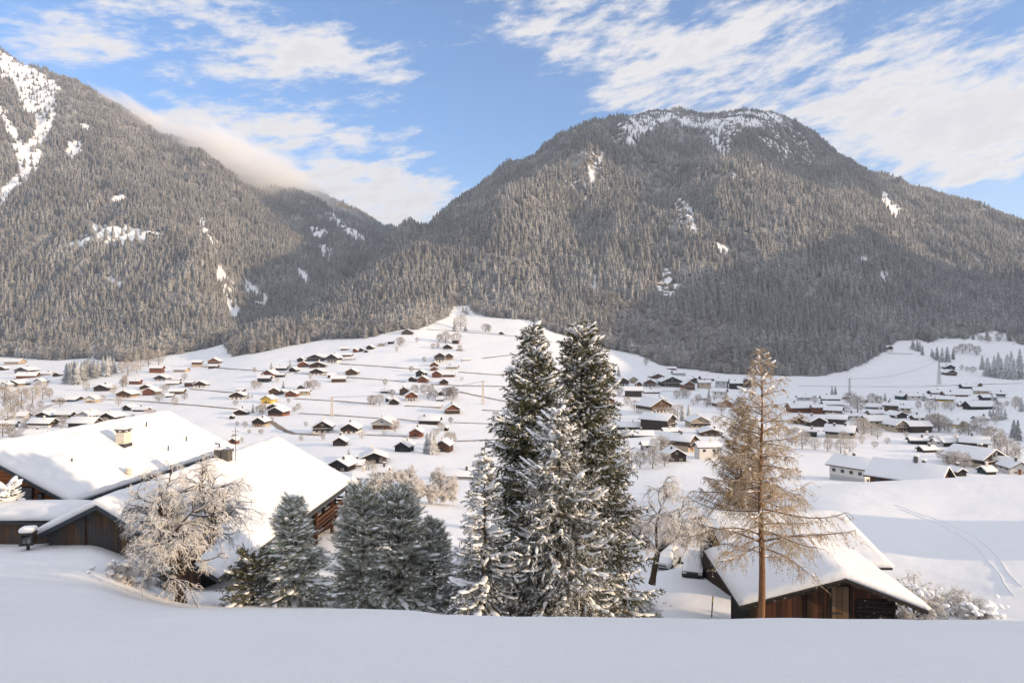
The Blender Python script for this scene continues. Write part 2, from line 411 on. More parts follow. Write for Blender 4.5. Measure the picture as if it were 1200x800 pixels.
def forest_mask(px, py, d):
    foot = np.interp(px, [p[0] for p in FOOT], [p[1] for p in FOOT])
    m = (py < foot) & (d > 740)
    jx = px + 5 * pnoise(px / 6.0, py / 6.0) + 3 * pnoise(px / 2.5, py / 2.5); jy = py + 4 * pnoise(px / 6.0 + 40, py / 6.0) + 2.5 * pnoise(px / 2.5, py / 2.5 + 30)
    for c in CLEAR: m &= ~in_poly(c, jx, jy)
    return m
# ------------------------------------------------------------------ ground sheet, all the way round
SUN = Vector((.93, -.33, .215)).normalized()

def back_hill(x, y):
    """the slope behind and beside the camera, before the unseen rises added to shade the near meadow"""
    z = -1.7 - .19 * y + .6 * fbm(x / 40, y / 40, 3)
    z = np.where(z > 0, 200 * (1 - np.exp(-z / 200)), z)
    return z
def shade_knolls(x, y):  # unseen rises added beside the camera, shaped to cast shade on the near snow
    r = np.hypot(x, y)
    k = 36 * np.exp(-((x - 122) / 30) ** 2 - ((y + 45) / 30) ** 2) * (1 + .45 * fbm(x / 11, y / 6, 3))
    k = k + 19 * np.exp(-((x - 134) / 24) ** 2 - ((y - 46) / 15) ** 2) * (1 + .5 * fbm(x / 12, y / 9, 2))
    return k
def shade_flank(x, y):
    # unseen flank added to the east to shade the right village: height, and where
    t = np.interp(y, [-200, 100, 500, 800, 1200], [170, 205, 275, 335, 380]) + 30 * fbm(x / 200, y / 200, 3)
    m = np.exp(-((x - 1320) / 270) ** 2) * sstep(-420, -120, y) * (1 - sstep(1250, 1600, y))
    return t, m

def build_ground():
    tn = np.arange(-300, 1501, 2.5)
    th = list(np.arctan((tn - CX) / F))
    side = np.linspace(th[-1], math.pi, 70)[1:]
    th = np.array(list(-side[::-1]) + th + list(side))
    th[0] = -math.pi; th[-1] = math.pi
    d1 = np.exp(np.linspace(math.log(1.5), math.log(700), 420)); d2 = np.exp(np.linspace(math.log(705), math.log(3000), 330)); d3 = np.exp(np.linspace(math.log(3050), math.log(7000), 20))
    D = np.concatenate([d1, d2, d3])
    TH, DD = np.meshgrid(th, D)
    R = DD / np.maximum(np.cos(TH), .5)
    X, Y = R * np.sin(TH), R * np.cos(TH)
    yf = np.where(np.cos(TH) >= .5, Y, DD)
    xf = np.where(np.cos(TH) >= .5, X, np.sign(X) * 1.74 * DD)
    zf = terrain(xf, yf)
    zb = back_hill(X, Y)
    k = sstep(math.radians(48), math.radians(85), np.abs(TH))
    Z = zf * (1 - k) + zb * k + shade_knolls(X, Y) * sstep(math.radians(39), math.radians(46), np.abs(TH))
    et, em = shade_flank(X, Y); em = em * sstep(math.radians(39), math.radians(46), np.abs(TH)); Z = Z * (1 - em) + et * em
    n, m = TH.shape
    V = np.stack([X, Y, Z], -1).reshape(-1, 3)
    idx = np.arange(n * m).reshape(n, m)
    q = np.stack([idx[:-1, :-1], idx[:-1, 1:], idx[1:, 1:], idx[1:, :-1]], -1).reshape(-1, 4)
    c = len(V); V = np.vstack([V, [[0, 0, -1.75]]])
    tri = np.stack([np.full(m - 1, c), idx[0, 1:], idx[0, :-1]], -1)
    # snow, with grey undergrowth showing through where the woods stand
    mt, nt, b = new_mat('snow_ground')
    v = coords(nt)
    f1 = noise(nt, v, .25, 10, .62); f2 = noise(nt, v, 9.0, 6, .6); f3 = noise(nt, v, 60.0, 3, .6)
    at_ = nt.nodes.new('ShaderNodeAttribute'); at_.attribute_name = 'wooded'
    und = ramp(nt, [(.35, (.06, .058, .055)), (.64, (.32, .31, .30))], noise(nt, v, .35, 8, .7))
    rk = nt.nodes.new('ShaderNodeAttribute'); rk.attribute_name = 'rocky'
    rock = ramp(nt, [(.38, (.03, .03, .03)), (.50, (.20, .17, .14)), (.56, (.85, .86, .88))], noise(nt, coords(nt, (1, 1, .35)), .09, 9, .65))
    sn = ramp(nt, [(.3, (.80, .805, .82)), (.7, (.84, .845, .86))], f1)
    c1 = mixc(nt, at_.outputs['Fac'], sn, und)
    c1 = mixc(nt, rk.outputs['Fac'], c1, rock)
    nt.links.new(c1, b.inputs['Base Color'])
    b.inputs['Roughness'].default_value = .62; b.inputs['Specular IOR Level'].default_value = .25
    h = math_node(nt, 'ADD', math_node(nt, 'MULTIPLY', f1, .55), math_node(nt, 'ADD', math_node(nt, 'MULTIPLY', f2, .09), math_node(nt, 'MULTIPLY', f3, .08)))
    bump(nt, b, h, .55, .5)
    me = mesh_np('snow_ground', V, [q, tri], mt, True)
    px = CX + F * V[:, 0] / np.maximum(V[:, 1], 1); py = CY - F * V[:, 2] / np.maximum(V[:, 1], 1)
    w = (forest_mask(px, py, V[:, 1]) & (V[:, 1] > 0)) | ((V[:, 0] > 1150) & (V[:, 2] > 20))
    pat = fbm(V[:, 0] / 60, V[:, 1] / 60, 3)
    rocky = ((in_poly([(760, 318), (798, 312), (800, 362), (762, 362)], px, py) | in_poly([(690, 140), (740, 140), (700, 240), (650, 240)], px, py) & (pat > .05) | in_poly([(785, 210), (800, 225), (815, 275), (803, 280), (790, 250)], px, py)
              | in_poly([(845, 150), (945, 145), (960, 180), (930, 215), (880, 225), (850, 200)], px, py)) & (V[:, 1] > 900))
    for nm, arr in (('wooded', w * .93), ('rocky', rocky * 1.0)):
        a = me.attributes.new(nm, 'FLOAT', 'POINT'); a.data.foreach_set('value', arr.astype(np.float32))
    return tag(link('snow_ground', me), 'snow covered ground of meadows, valley floor and mountain slopes', kind='structure')
GROUND = build_ground()

# paths and roads: thin sheets a hand above the snow
def ribbon(name, pts, w, m, dz=.10, label=None):
    P = []
    for (a, b), (c, d) in zip(pts[:-1], pts[1:]):
        n = max(2, int(abs(c - a) / 3) + int(abs(d - b) / 2) + 1)
        P += [(a + (c - a) * i / n, b + (d - b) * i / n) for i in range(n)]
    P.append(pts[-1])
    W3 = [Vector(hit(*p, dmin=150)) for p in P]
    # even the line out
    for _ in range(2):
        W3 = [W3[0]] + [(W3[i - 1] + W3[i] * 2 + W3[i + 1]) / 4 for i in range(1, len(W3) - 1)] + [W3[-1]]
    rng = random.Random(hash(pts[0]) & 999)
    V, Q = [], []
    for i, p in enumerate(W3):
        t = W3[min(i + 1, len(W3) - 1)] - W3[max(i - 1, 0)]; t.z = 0; t.normalize()
        nrm = Vector((-t.y, t.x, 0)); ww = w * rng.uniform(.8, 1.15)
        for s in (-1, -.33, .33, 1):
            q = p + nrm * (s * ww / 2)
            V.append((q.x, q.y, float(terrain(q.x, q.y)) + dz))
        if i:
            for j in range(3):
                a = (i - 1) * 4 + j; Q.append((a, a + 1, a + 5, a + 4))
    return tag(link(name, mesh_np(name, V, [Q], m)), label, kind='structure')

LINES = [
 [(125, 468), (165, 470), (230, 475), (278, 479.5)], [(222, 456), (250, 458), (275, 460.5)], [(236, 429.5), (260, 431.5), (300, 434.5), (340, 437)], [(345, 437), (390, 440)],
 [(398, 426.5), (440, 429), (497, 433.5)], [(405, 442), (440, 444.5), (475, 447.5)], [(500, 386), (535, 388.5), (570, 391), (613, 395)], [(537, 436), (570, 438.5), (597, 440)],
 [(505, 450.5), (540, 452), (597, 453)], [(538, 459), (560, 464), (596, 471)], [(345, 467), (387, 469.5), (440, 473.5)], [(474, 475.5), (510, 477)], [(565, 480.5), (597, 482)],
 [(350, 484.5), (400, 487), (447, 490.5)], [(466, 491), (488, 493.5)], [(531, 495), (560, 496), (600, 498)], [(425, 509.5), (470, 511), (490, 514)], [(532, 517), (560, 516), (590, 515)],
 [(934, 452), (1000, 453), (1080, 453), (1130, 451), (1199, 449)], [(565, 420), (590, 417), (603, 416)],
 [(1040, 414), (1070, 415)], [(775, 458), (800, 459)],
]
for ln in LINES: ribbon('path', ln, 3.4, M['path'], .12, 'narrow brown path worn across the snowy slope')
ribbon('road', [(8, 520), (20, 512), (28, 502), (38, 487), (48, 479), (60, 474), (76, 471)], 5.0, M['road'], .15, 'pale cleared road winding past the frosted trees')
ribbon('road', [(315, 493), (322, 497), (331, 503), (343, 508), (362, 509), (376, 510)], 4.0, M['path'], .12, 'cleared brown road curving below the yellow house')

# ski tracks: pressed lines with small berms on the open meadow
def ski_track(pts, w=.045):
    P = []
    for (a, b), (c, d) in zip(pts[:-1], pts[1:]):
        n = max(3, int(math.hypot(c - a, d - b) / 3))
        P += [(a + (c - a) * i / n, b + (d - b) * i / n) for i in range(n)]
    rng = random.Random(int(pts[0][0])); b = MB()
    W3 = [Vector(hit(px + 1.5 * math.sin(i * .45) + rng.uniform(-.6, .6), py, dmin=25, dmax=140)) for i, (px, py) in enumerate(P)]
    for _ in range(3): W3 = [W3[0]] + [(W3[i - 1] + W3[i] * 2 + W3[i + 1]) / 4 for i in range(1, len(W3) - 1)] + [W3[-1]]
    b.tube([(p.x, p.y, float(terrain(p.x, p.y)) + .02) for p in W3], [w * rng.uniform(.5, 1.2) for _ in W3], 6)
    tag(b.build('ski_track', M['snow'], sm=True), 'narrow ski track across the snowy meadow', kind='structure')
for tr in ([(1048, 592), (1090, 606), (1130, 622), (1158, 640), (1180, 668), (1199, 690)], [(1052, 596), (1094, 611), (1126, 628), (1150, 646), (1170, 672), (1190, 700)]): ski_track(tr)
# ------------------------------------------------------------------ trees
M['needle'] = frosted('spruce_needles', (.080, .082, .030), (.46, .43, .34), .58, .74, 2.2, (.45, 1.0))
M['needle_frost'] = frosted('frosted_needles', (.075, .078, .045), (.60, .59, .56), .46, .64, 2.6, (.3, .95))
M['needle_pine'] = frosted('pine_needles', (.24, .25, .13), (.72, .72, .64), .45, .65, 3.0, (.4, 1.0))
M['clump'] = snow_mat('snow_clumps', 9.0, .03, .4)
M['rime_twig'] = frosted('rimed_twigs', (.44, .38, .32), (.83, .81, .79), .28, .46, 2.0, (-.2, .6))
M['rime_limb'] = frosted('snowy_limbs', (.085, .058, .040), (.82, .82, .84), .60, .70, 2.0, (.30, .55))
M['larch_twig'] = frosted('larch_twigs', (.46, .33, .18), (.74, .66, .56), .46, .64, 1.6, (.5, 1.0))
M['larch_bark'] = frosted('larch_bark', (.24, .125, .065), (.8, .8, .82), .68, .74, 3.0, (.5, .8))
M['brown_needle'] = frosted('bronze_needles', (.24, .145, .060), (.48, .42, .33), .54, .70, 1.2, (.4, 1.0))
M['far_needle'] = frosted('far_needles', (.028, .036, .042), (.49, .48, .47), .48, .70, 9.0, (-.1, 1.0), .35)
M['far_rime'] = frosted('far_rimed_crowns', (.20, .18, .165), (.62, .60, .58), .36, .62, 9.0, (-.2, .9), .3)
M['village_needle'] = frosted('village_needles', (.05, .058, .054), (.58, .59, .60), .36, .60, .8, (0, 1.0), .25)
M['village_rime'] = frosted('village_rimed_twigs', (.22, .175, .14), (.70, .66, .62), .36, .60, .8, (-.2, .9), .25)

def icos(sub=0):
    import bmesh
    bm = bmesh.new(); bmesh.ops.create_icosphere(bm, subdivisions=sub + 1, radius=1)
    v = np.array([p.co[:] for p in bm.verts]); f = np.array([[q.index for q in p.verts] for p in bm.faces]); bm.free()
    return v, f
ICO = icos(0); ICO1 = icos(1)

def frames(u):
    u = u / np.maximum(np.linalg.norm(u, axis=1, keepdims=True), 1e-9)
    ref = np.where(np.abs(u[:, 2:3]) < .93, [[0, 0, 1.0]], [[1.0, 0, 0]])
    a = np.cross(u, ref); a /= np.maximum(np.linalg.norm(a, axis=1, keepdims=True), 1e-9)
    b = np.cross(a, u)
    return u, a, b            # along, sideways, upwards

def blobs(C, U, la, lb, lc, rng, tpl=ICO, jit=.25):
    n = len(C)
    if n == 0: return np.zeros((0, 3)), np.zeros((0, 3), int)
    tv, tf = tpl
    u, a, b = frames(U)
    j = 1 + rng.uniform(-jit, jit, (n, len(tv)))
    P = (C[:, None] + (tv[None, :, 0] * la[:, None] * j)[..., None] * u[:, None] + (tv[None, :, 1] * lb[:, None] * j)[..., None] * a[:, None]
         + (tv[None, :, 2] * lc[:, None] * j)[..., None] * b[:, None])
    Fc = tf[None] + (np.arange(n) * len(tv))[:, None, None]
    return P.reshape(-1, 3), Fc.reshape(-1, 3)

def slivers(P, D, L, Wd, rng):
    """thin pointed blades: base at P, drawn along D"""
    n = len(P)
    u, a, b = frames(D)
    t = rng.uniform(0, math.pi, (n, 1)); s = a * np.cos(t) + b * np.sin(t)
    w = (Wd if np.ndim(Wd) else np.full(n, Wd))[:, None]
    V = np.stack([P - s * w * .5, P + s * w * .5, P + u * L[:, None]], 1).reshape(-1, 3)
    return V, np.arange(3 * n).reshape(-1, 3)

def tubes(P, R, k=3):
    """P (N,n,3) lines, R (N,n) radii"""
    N, n, _ = P.shape
    T = np.empty_like(P); T[:, 1:-1] = P[:, 2:] - P[:, :-2]; T[:, 0] = P[:, 1] - P[:, 0]; T[:, -1] = P[:, -1] - P[:, -2]
    u, a, b = frames(T.reshape(-1, 3)); a = a.reshape(N, n, 3); b = b.reshape(N, n, 3)
    ang = np.arange(k) * 2 * math.pi / k
    V = P[:, :, None] + R[:, :, None, None] * (a[:, :, None] * np.cos(ang)[None, None, :, None] + b[:, :, None] * np.sin(ang)[None, None, :, None])
    idx = np.arange(N * n * k).reshape(N, n, k); nx = np.roll(idx, -1, 2)
    q = np.stack([idx[:, :-1], nx[:, :-1], nx[:, 1:], idx[:, 1:]], -1).reshape(-1, 4)
    return V.reshape(-1, 3), q

class Acc:
    def __init__(self): self.v = []; self.t = []; self.q = []; self.n = 0
    def add(self, V, Fc):
        if len(V) == 0: return
        (self.t if Fc.shape[1] == 3 else self.q).append(Fc + self.n)
        self.v.append(V); self.n += len(V)
    def mesh(self, name, m, sm=False):
        fs = ([np.concatenate(self.t)] if self.t else []) + ([np.concatenate(self.q)] if self.q else [])
        return mesh_np(name, np.concatenate(self.v), fs, m, sm)

def conifer(H, R, seed, spacing=.34, per=6, droop=.25, up=.25, snow=.5, tuft=.17, tw=.045, step=.13, z0=.05, pw=.85, twig_f=.42, blob=1.0, hang=.3, lean=0.0, tws=.3, rime=.15):
    """three meshes: trunk wood, needles, snow lying on the branches"""
    rng = np.random.default_rng(seed)
    wood, ndl, sn = Acc(), Acc(), Acc()
    zs = np.linspace(0, H * .985, 14)
    wood.add(*tubes(np.stack([.05 * np.sin(zs * .7 + seed) + lean * zs, .05 * np.cos(zs * .6), zs], 1)[None], np.maximum(.012, (.016 * H + .02) * (1 - zs / H))[None], 8))
    NP_, ND_, SC_, SU_, SL_ = [], [], [], [], []; RP_, RD_ = [], []
    z = z0 * H
    while z < H * .975:
        f = z / H
        Lm = R * (1 - f) ** pw * (1 - .25 * max(0, .12 - f) / .12)
        for k in range(per):
            phi = rng.uniform(0, 2 * math.pi)
            L = Lm * rng.uniform(.72, 1.14) + .12
            zb = z + rng.uniform(-.5, .5) * spacing
            el = up * (2.2 * f - .6) + rng.uniform(-.12, .12)
            n = max(3, int(L / .22) + 1); t = np.linspace(0, 1, n)
            rr = L * t * math.cos(el); zz = zb + L * (math.sin(el) * t - droop * t ** 1.6 * (1 - f * .8) + droop * .55 * t ** 4)
            ph = phi + .12 * np.sin(t * 3 + k)
            P = np.stack([rr * np.cos(ph) + lean * zz, rr * np.sin(ph), zz], 1)
            wood.add(*tubes(P[None], (.012 + .012 * L * (1 - t))[None], 3))
            T = np.gradient(P, axis=0); T /= np.linalg.norm(T, axis=1, keepdims=True)
            # twigs to both sides, shorter to the tip
            i = np.arange(1, n); i = np.repeat(i, 2); sgn = np.tile([-1, 1], n - 1)
            keep = rng.random(len(i)) < .92; i, sgn = i[keep], sgn[keep]
            sd = np.cross(T[i], [0, 0, 1.0]) * sgn[:, None]
            a = rng.uniform(.7, 1.15, len(i))[:, None]
            dr = T[i] * np.cos(a) + sd * np.sin(a); dr[:, 2] -= hang * rng.uniform(.3, 1.5, len(i)); dr /= np.linalg.norm(dr, axis=1, keepdims=True)
            tl = (twig_f * L * (1.05 - t[i]) * np.minimum(1, t[i] * 2.4 + .2) + .20) * rng.uniform(.7, 1.25, len(i)); tl = np.minimum(tl, 1.1)
            B = P[i] + T[i] * (rng.uniform(-.5, .5, len(i)) * L / n)[:, None]
            ks = np.maximum(1, (tl / step).astype(int) + 1)
            rep = np.repeat(np.arange(len(i)), ks); pos = np.concatenate([np.arange(1, q + 1) / q for q in ks]) if len(ks) else np.zeros(0)
            Q = B[rep] + dr[rep] * (tl[rep] * pos)[:, None]; Q[:, 2] -= .10 * hang * (tl[rep] * pos) ** 2 * 3
            NP_.append(Q); ND_.append(dr[rep])
            e = (pos > .7) & (rng.random(len(pos)) < rime); RP_.append(Q[e] + [0, 0, .012]); RD_.append(dr[rep][e])
            NP_.append(P[1:]); ND_.append(T[1:]); NP_.append(P[-1:]); ND_.append(T[-1:])
            # snow on twigs and on the limb
            s = rng.random(len(i)) < snow * tws
            if s.any():
                SC_.append(B[s] + dr[s] * (tl[s] * .55)[:, None] + [0, 0, .03]); SU_.append(dr[s])
                SL_.append(np.stack([tl[s] * rng.uniform(.28, .5, s.sum()), rng.uniform(.03, .085, s.sum()) * blob, rng.uniform(.025, .055, s.sum()) * blob], 1))
            m = rng.random(n) < snow * np.clip(t * 1.4, .15, 1); m[0] = False
            if m.any():
                SC_.append(P[m] + [0, 0, .045 * blob]); SU_.append(T[m])
                g = np.clip(rng.lognormal(0, .4, m.sum()), .5, 1.6)
                SL_.append(np.stack([.17 * g * blob * rng.uniform(.8, 1.6, m.sum()), .105 * g * blob * rng.uniform(.7, 1.3, m.sum()), .042 * g * blob], 1))
        z += spacing * (1.15 - .45 * f)
    # leader
    tz = np.linspace(H * .93, H, 8); NP_.append(np.stack([lean * tz, 0 * tz, tz], 1)); ND_.append(np.tile([[0, 0, 1.0]], (8, 1)))
    P = np.concatenate(NP_); D = np.concatenate(ND_)
    for _ in range(4):
        d2 = D + rng.normal(0, .55, D.shape) * [1, 1, .8]
        V, Fc = slivers(P + rng.normal(0, .015, P.shape), d2, tuft * rng.uniform(.6, 1.25, len(P)), tw * rng.uniform(.7, 1.3, len(P)), rng)
        ndl.add(V, Fc)
    if RP_:      # rimed needle ends
        P = np.concatenate(RP_); D = np.concatenate(RD_)
        for _ in range(4):
            sn.add(*slivers(P, D + rng.normal(0, .5, D.shape), tuft * rng.uniform(.7, 1.2, len(P)), tw * 1.25 * rng.uniform(.7, 1.3, len(P)), rng))
    if SC_:
        C = np.concatenate(SC_); U = np.concatenate(SU_); L3 = np.concatenate(SL_)
        big = L3[:, 1] > .075
        V, Fc = blobs(C[~big], U[~big], *L3[~big].T, rng); sn.add(V, Fc)
        V, Fc = blobs(C[big], U[big], *L3[big].T, rng, ICO1, .18); sn.add(V, Fc)
    return wood, ndl, sn

def two(name, a, ma, b, mb):
    """one mesh of two materials"""
    V = np.concatenate(a.v + b.v); fs = []; mi = []
    t3 = a.t + [f + a.n for f in b.t]; q4 = a.q + [f + a.n for f in b.q]
    if t3: fs.append(np.concatenate(t3)); mi += [0] * sum(map(len, a.t)) + [1] * sum(map(len, b.t))
    if q4: fs.append(np.concatenate(q4)); mi += [0] * sum(map(len, a.q)) + [1] * sum(map(len, b.q))
    return mesh_np(name, V, fs, [ma, mb], False, mi)

def spruce_thing(name, label, px, d, top_py, rad_px, seed, cat='spruce', ndl='needle', sinks=.3, group=None, base=None, **kw):
    x, y, z = at(px, d); z -= sinks
    if base is not None: z = (CY - base) / F * d - .1
    H = (CY - top_py) / F * d - z
    R = rad_px / F * d
    wood, nd, sn = conifer(H, R, seed, **kw)
    t = thing(name, label, cat, (x, y, z), group=group)
    link('trunk', wood.mesh('trunk', M['bark']), t); link('crown', two('crown', nd, M[ndl], sn, M['clump']), t)
    return t

def curves(B, D, L, n, sag, rng, wig=.12):
    """N curved lines from B along D, sagging; returns (N,n,3)"""
    N = len(B); t = np.linspace(0, 1, n)[None, :, None]
    side = rng.normal(0, 1, (N, 3)); side -= (side * D).sum(1, keepdims=True) * D
    P = B[:, None] + D[:, None] * (L[:, None, None] * t) + side[:, None] * (wig * L[:, None, None] * np.sin(t * math.pi * .9))
    P[..., 2] -= (sag * L)[:, None] * (t[..., 0] ** 2)
    return P

def bare_tree(H, R, seed, trunk_h=.18, trunk_r=.16, levels=3, spread=.75, sag=.25, limbs=6, kids=(7, 9, 8), crown_c=.6, twig_len=.55, twig_r=.012, lean=(0, 0), el_lo=.35):
    """trunk with limbs; twigs: two meshes"""
    rng = np.random.default_rng(seed)
    limb, twig = Acc(), Acc()
    tz = np.linspace(0, H * trunk_h, 5)
    top = np.array([lean[0] * H * trunk_h, lean[1] * H * trunk_h, H * trunk_h])
    tp = np.stack([lean[0] * tz, lean[1] * tz, tz], 1)
    limb.add(*tubes(tp[None], (trunk_r * np.array([1.25, 1.0, .95, .92, .9]))[None], 9))
    # limbs aim at points spread over the crown
    N = limbs
    phi = np.arange(N) * 2.4 + rng.uniform(0, 1, N); el = np.clip(rng.uniform(el_lo, 1.25, N), .2, 1.4); el[0] = 1.35
    D = np.stack([np.cos(phi) * np.cos(el), np.sin(phi) * np.cos(el), np.sin(el)], 1)
    hc = H * (1 - trunk_h)
    L = 1 / np.sqrt((np.cos(el) / R) ** 2 + (np.sin(el) / hc) ** 2) * rng.uniform(.62, .8, N)
    B = np.tile(top, (N, 1)) - [0, 0, .05]
    r0 = trunk_r * .62 * np.ones(N)
    for lv in range(levels):
        n = 7
        P = curves(B, D, L, n, sag * (.3 + .3 * lv) * np.ones(len(B)), rng, .14)
        rr = r0[:, None] * np.linspace(1, .35, n)[None]
        limb.add(*tubes(P, rr, 6 if lv == 0 else 4))
        k = kids[lv]
        # children along the outer three quarters
        tt = rng.uniform(.25, 1, (len(B), k)); tt[:, 0] = 1
        fi = tt * (n - 1); i0 = np.minimum(fi.astype(int), n - 2); fr = (fi - i0)[..., None]
        ar = np.arange(len(B))[:, None]
        NB = (P[ar, i0] * (1 - fr) + P[ar, i0 + 1] * fr).reshape(-1, 3)
        T = (P[ar, i0 + 1] - P[ar, i0]); T /= np.linalg.norm(T, axis=-1, keepdims=True)
        ND = T.reshape(-1, 3) + rng.normal(0, spread, (len(NB), 3)) * [1, 1, .75]; ND[:, 2] += .12 * (1 - lv)
        ND /= np.linalg.norm(ND, axis=1, keepdims=True)
        NL = np.repeat(L, k) * rng.uniform(.32, .62, len(NB)) * (1.15 - .4 * tt.ravel())
        r0 = np.maximum(twig_r * 1.1, np.repeat(r0, k) * .42)
        B, D, L = NB, ND, NL
    # last level: fine twigs
    L = np.clip(L, twig_len * .5, twig_len * 1.3)
    P = curves(B, D, L, 5, sag * rng.uniform(.2, 1.6, len(B)), rng, .2)
    twig.add(*tubes(P, twig_r * np.linspace(1.1, .45, 5)[None] * rng.uniform(.7, 1.4, (len(B), 1)), 3))
    m = 3
    i0 = rng.integers(1, 5, (len(B), m)); ar = np.arange(len(B))[:, None]
    NB = P[ar, i0].reshape(-1, 3); ND = np.repeat(D, m, 0) + rng.normal(0, .8, (len(NB), 3)); ND /= np.linalg.norm(ND, axis=1, keepdims=True)
    P2 = curves(NB, ND, np.repeat(L, m) * rng.uniform(.3, .7, len(NB)), 3, sag * np.ones(len(NB)), rng, .2)
    twig.add(*tubes(P2, twig_r * .75 * np.array([[1, .8, .4]]) * np.ones((len(NB), 1)), 3))
    return limb, twig

def bare_thing(name, label, px, d, top_py, rad_px, seed, cat='tree', group=None, base=None, **kw):
    x, y, z = at(px, d); z -= .1
    if base is not None: z = (CY - base) / F * d
    H = (CY - top_py) / F * d - z
    limb, twig = bare_tree(H, rad_px / F * d, seed, **kw)
    t = thing(name, label, cat, (x, y, z), group=group)
    link('trunk', limb.mesh('trunk', M['rime_limb'], True), t); link('crown', twig.mesh('crown', M['rime_twig']), t)
    return t

def larch(H, R, seed, z0=.27, twig_m='larch_twig', n_br=80, dens=1.0, sag=.22, pw=.62, up=.05):
    rng = np.random.default_rng(seed)
    wood, br, tw_, sn = Acc(), Acc(), Acc(), Acc()
    zs = np.linspace(0, H, 16)
    wood.add(*tubes(np.stack([.04 * np.sin(zs * .8), .03 * np.cos(zs), zs], 1)[None], np.maximum(.012, .0125 * H * (1 - zs / H) + .01)[None], 9))
    B, D, L = [], [], []
    for i in range(n_br):
        f = z0 + (1 - z0) * (i / n_br) ** 1.0; f = min(.985, f + rng.uniform(-.01, .01))
        g = (f - z0) / (1 - z0)
        phi = i * 2.4 + rng.uniform(-.4, .4)
        e = up + .45 * g + rng.uniform(-.1, .12)
        B.append((0, 0, f * H)); D.append((math.cos(phi) * math.cos(e), math.sin(phi) * math.cos(e), math.sin(e)))
        L.append(R * ((1 - g) ** pw) * rng.uniform(.55, 1.08) * min(1, .75 + g * 4) + .15)
    B, D, L = np.array(B), np.array(D), np.array(L)
    n = 14
    P = curves(B, D, L, n, sag * rng.uniform(.5, 1.3, len(B)), rng, .07)
    t = np.linspace(0, 1, n); P[..., 2] += .16 * L[:, None] * t[None] ** 4       # tips turn up
    br.add(*tubes(P, (.010 + .012 * L)[:, None] * np.linspace(1, .3, n)[None], 4))
    # side twigs
    k = np.maximum(6, (L * 17 * dens).astype(int)); rep = np.repeat(np.arange(len(B)), k)
    tt = rng.uniform(.12, 1, len(rep)); fi = tt * (n - 1); i0 = np.minimum(fi.astype(int), n - 2); fr = (fi - i0)[:, None]
    Q = P[rep, i0] * (1 - fr) + P[rep, i0 + 1] * fr; T = P[rep, i0 + 1] - P[rep, i0]; T /= np.linalg.norm(T, axis=1, keepdims=True)
    sd = np.cross(T, [0, 0, 1.0]) * rng.choice([-1, 1], len(rep))[:, None]
    dr = T * .6 + sd * rng.uniform(.4, 1.1, (len(rep), 1)); dr[:, 2] -= rng.uniform(0, .7, len(rep)); dr /= np.linalg.norm(dr, axis=1, keepdims=True)
    l2 = (.16 * L[rep] + .22) * rng.uniform(.5, 1.5, len(rep)) * (1.2 - .5 * tt)
    P2 = curves(Q, dr, l2, 6, .45 * np.ones(len(rep)), rng, .14)
    tw_.add(*tubes(P2, .010 * np.linspace(1.2, .5, 6)[None] * np.ones((len(rep), 1)), 3))
    # short shoots
    m = int(12 * dens); a = np.arange(len(rep))[:, None]; j = rng.integers(1, 6, (len(rep), m))
    S = P2[a, j].reshape(-1, 3) + rng.normal(0, .02, (len(rep) * m, 3)); dd = np.repeat(dr, m, 0) * .5 + rng.normal(0, .6, (len(S), 3)); dd[:, 2] -= .25
    V, Fc = slivers(S, dd, rng.uniform(.07, .2, len(S)), .024, rng); tw_.add(V, Fc)
    s = rng.random(P.shape[:2]) < .26; s[:, :2] = False
    C = P[s] + [0, 0, .03]; U = np.gradient(P, axis=1)[s]; g = np.clip(rng.lognormal(0, .5, len(C)), .4, 2.6)
    sn.add(*blobs(C, U, .11 * g, .030 * g, .026 * g, rng))
    return wood, br, tw_, sn

def larch_thing(name, label, px, d, top_py, rad_px, seed, base=None, twig_m='larch_twig', **kw):
    x, y, z = at(px, d); z -= .2
    if base is not None: z = (CY - base) / F * d
    H = (CY - top_py) / F * d - z
    wood, br, tw_, sn = larch(H, rad_px / F * d, seed, **kw)
    t = thing(name, label, 'larch', (x, y, z))
    link('trunk', wood.mesh('trunk', M['larch_bark'], True), t); link('branches', br.mesh('branches', M['larch_bark'], True), t)
    link('twigs', two('twigs', tw_, M[twig_m], sn, M['clump']), t)
    return t

# ------------------------------------------------------------------ small trees: unit height, shared by copies
def small_conifer(seed, tiers=11, jag=9, R=.26, drop=.10):
    rng = np.random.default_rng(seed); V, T = [], []
    for k in range(tiers):
        f = k / tiers; z = .06 + .94 * f
        r = R * (1 - f) ** .9 * rng.uniform(.85, 1.12) + .012
        h = .94 / tiers * 1.9
        ph = rng.uniform(0, 6.28); n0 = len(V)
        cx, cy = rng.normal(0, .008, 2)
        V.append((cx, cy, min(1.0, z + h)))
        m = jag * 2
        for j in range(m):
            a = ph + j * 2 * math.pi / m + rng.uniform(-.12, .12)
            q = r * (rng.uniform(.85, 1.25) if j % 2 == 0 else rng.uniform(.45, .68))
            V.append((cx + q * math.cos(a), cy + q * math.sin(a), z - drop * r / R * (1.0 if j % 2 == 0 else .1) + rng.uniform(-.012, .012)))
        for j in range(m): T.append((n0, n0 + 1 + j, n0 + 1 + (j + 1) % m))
    return np.array(V), np.array(T)

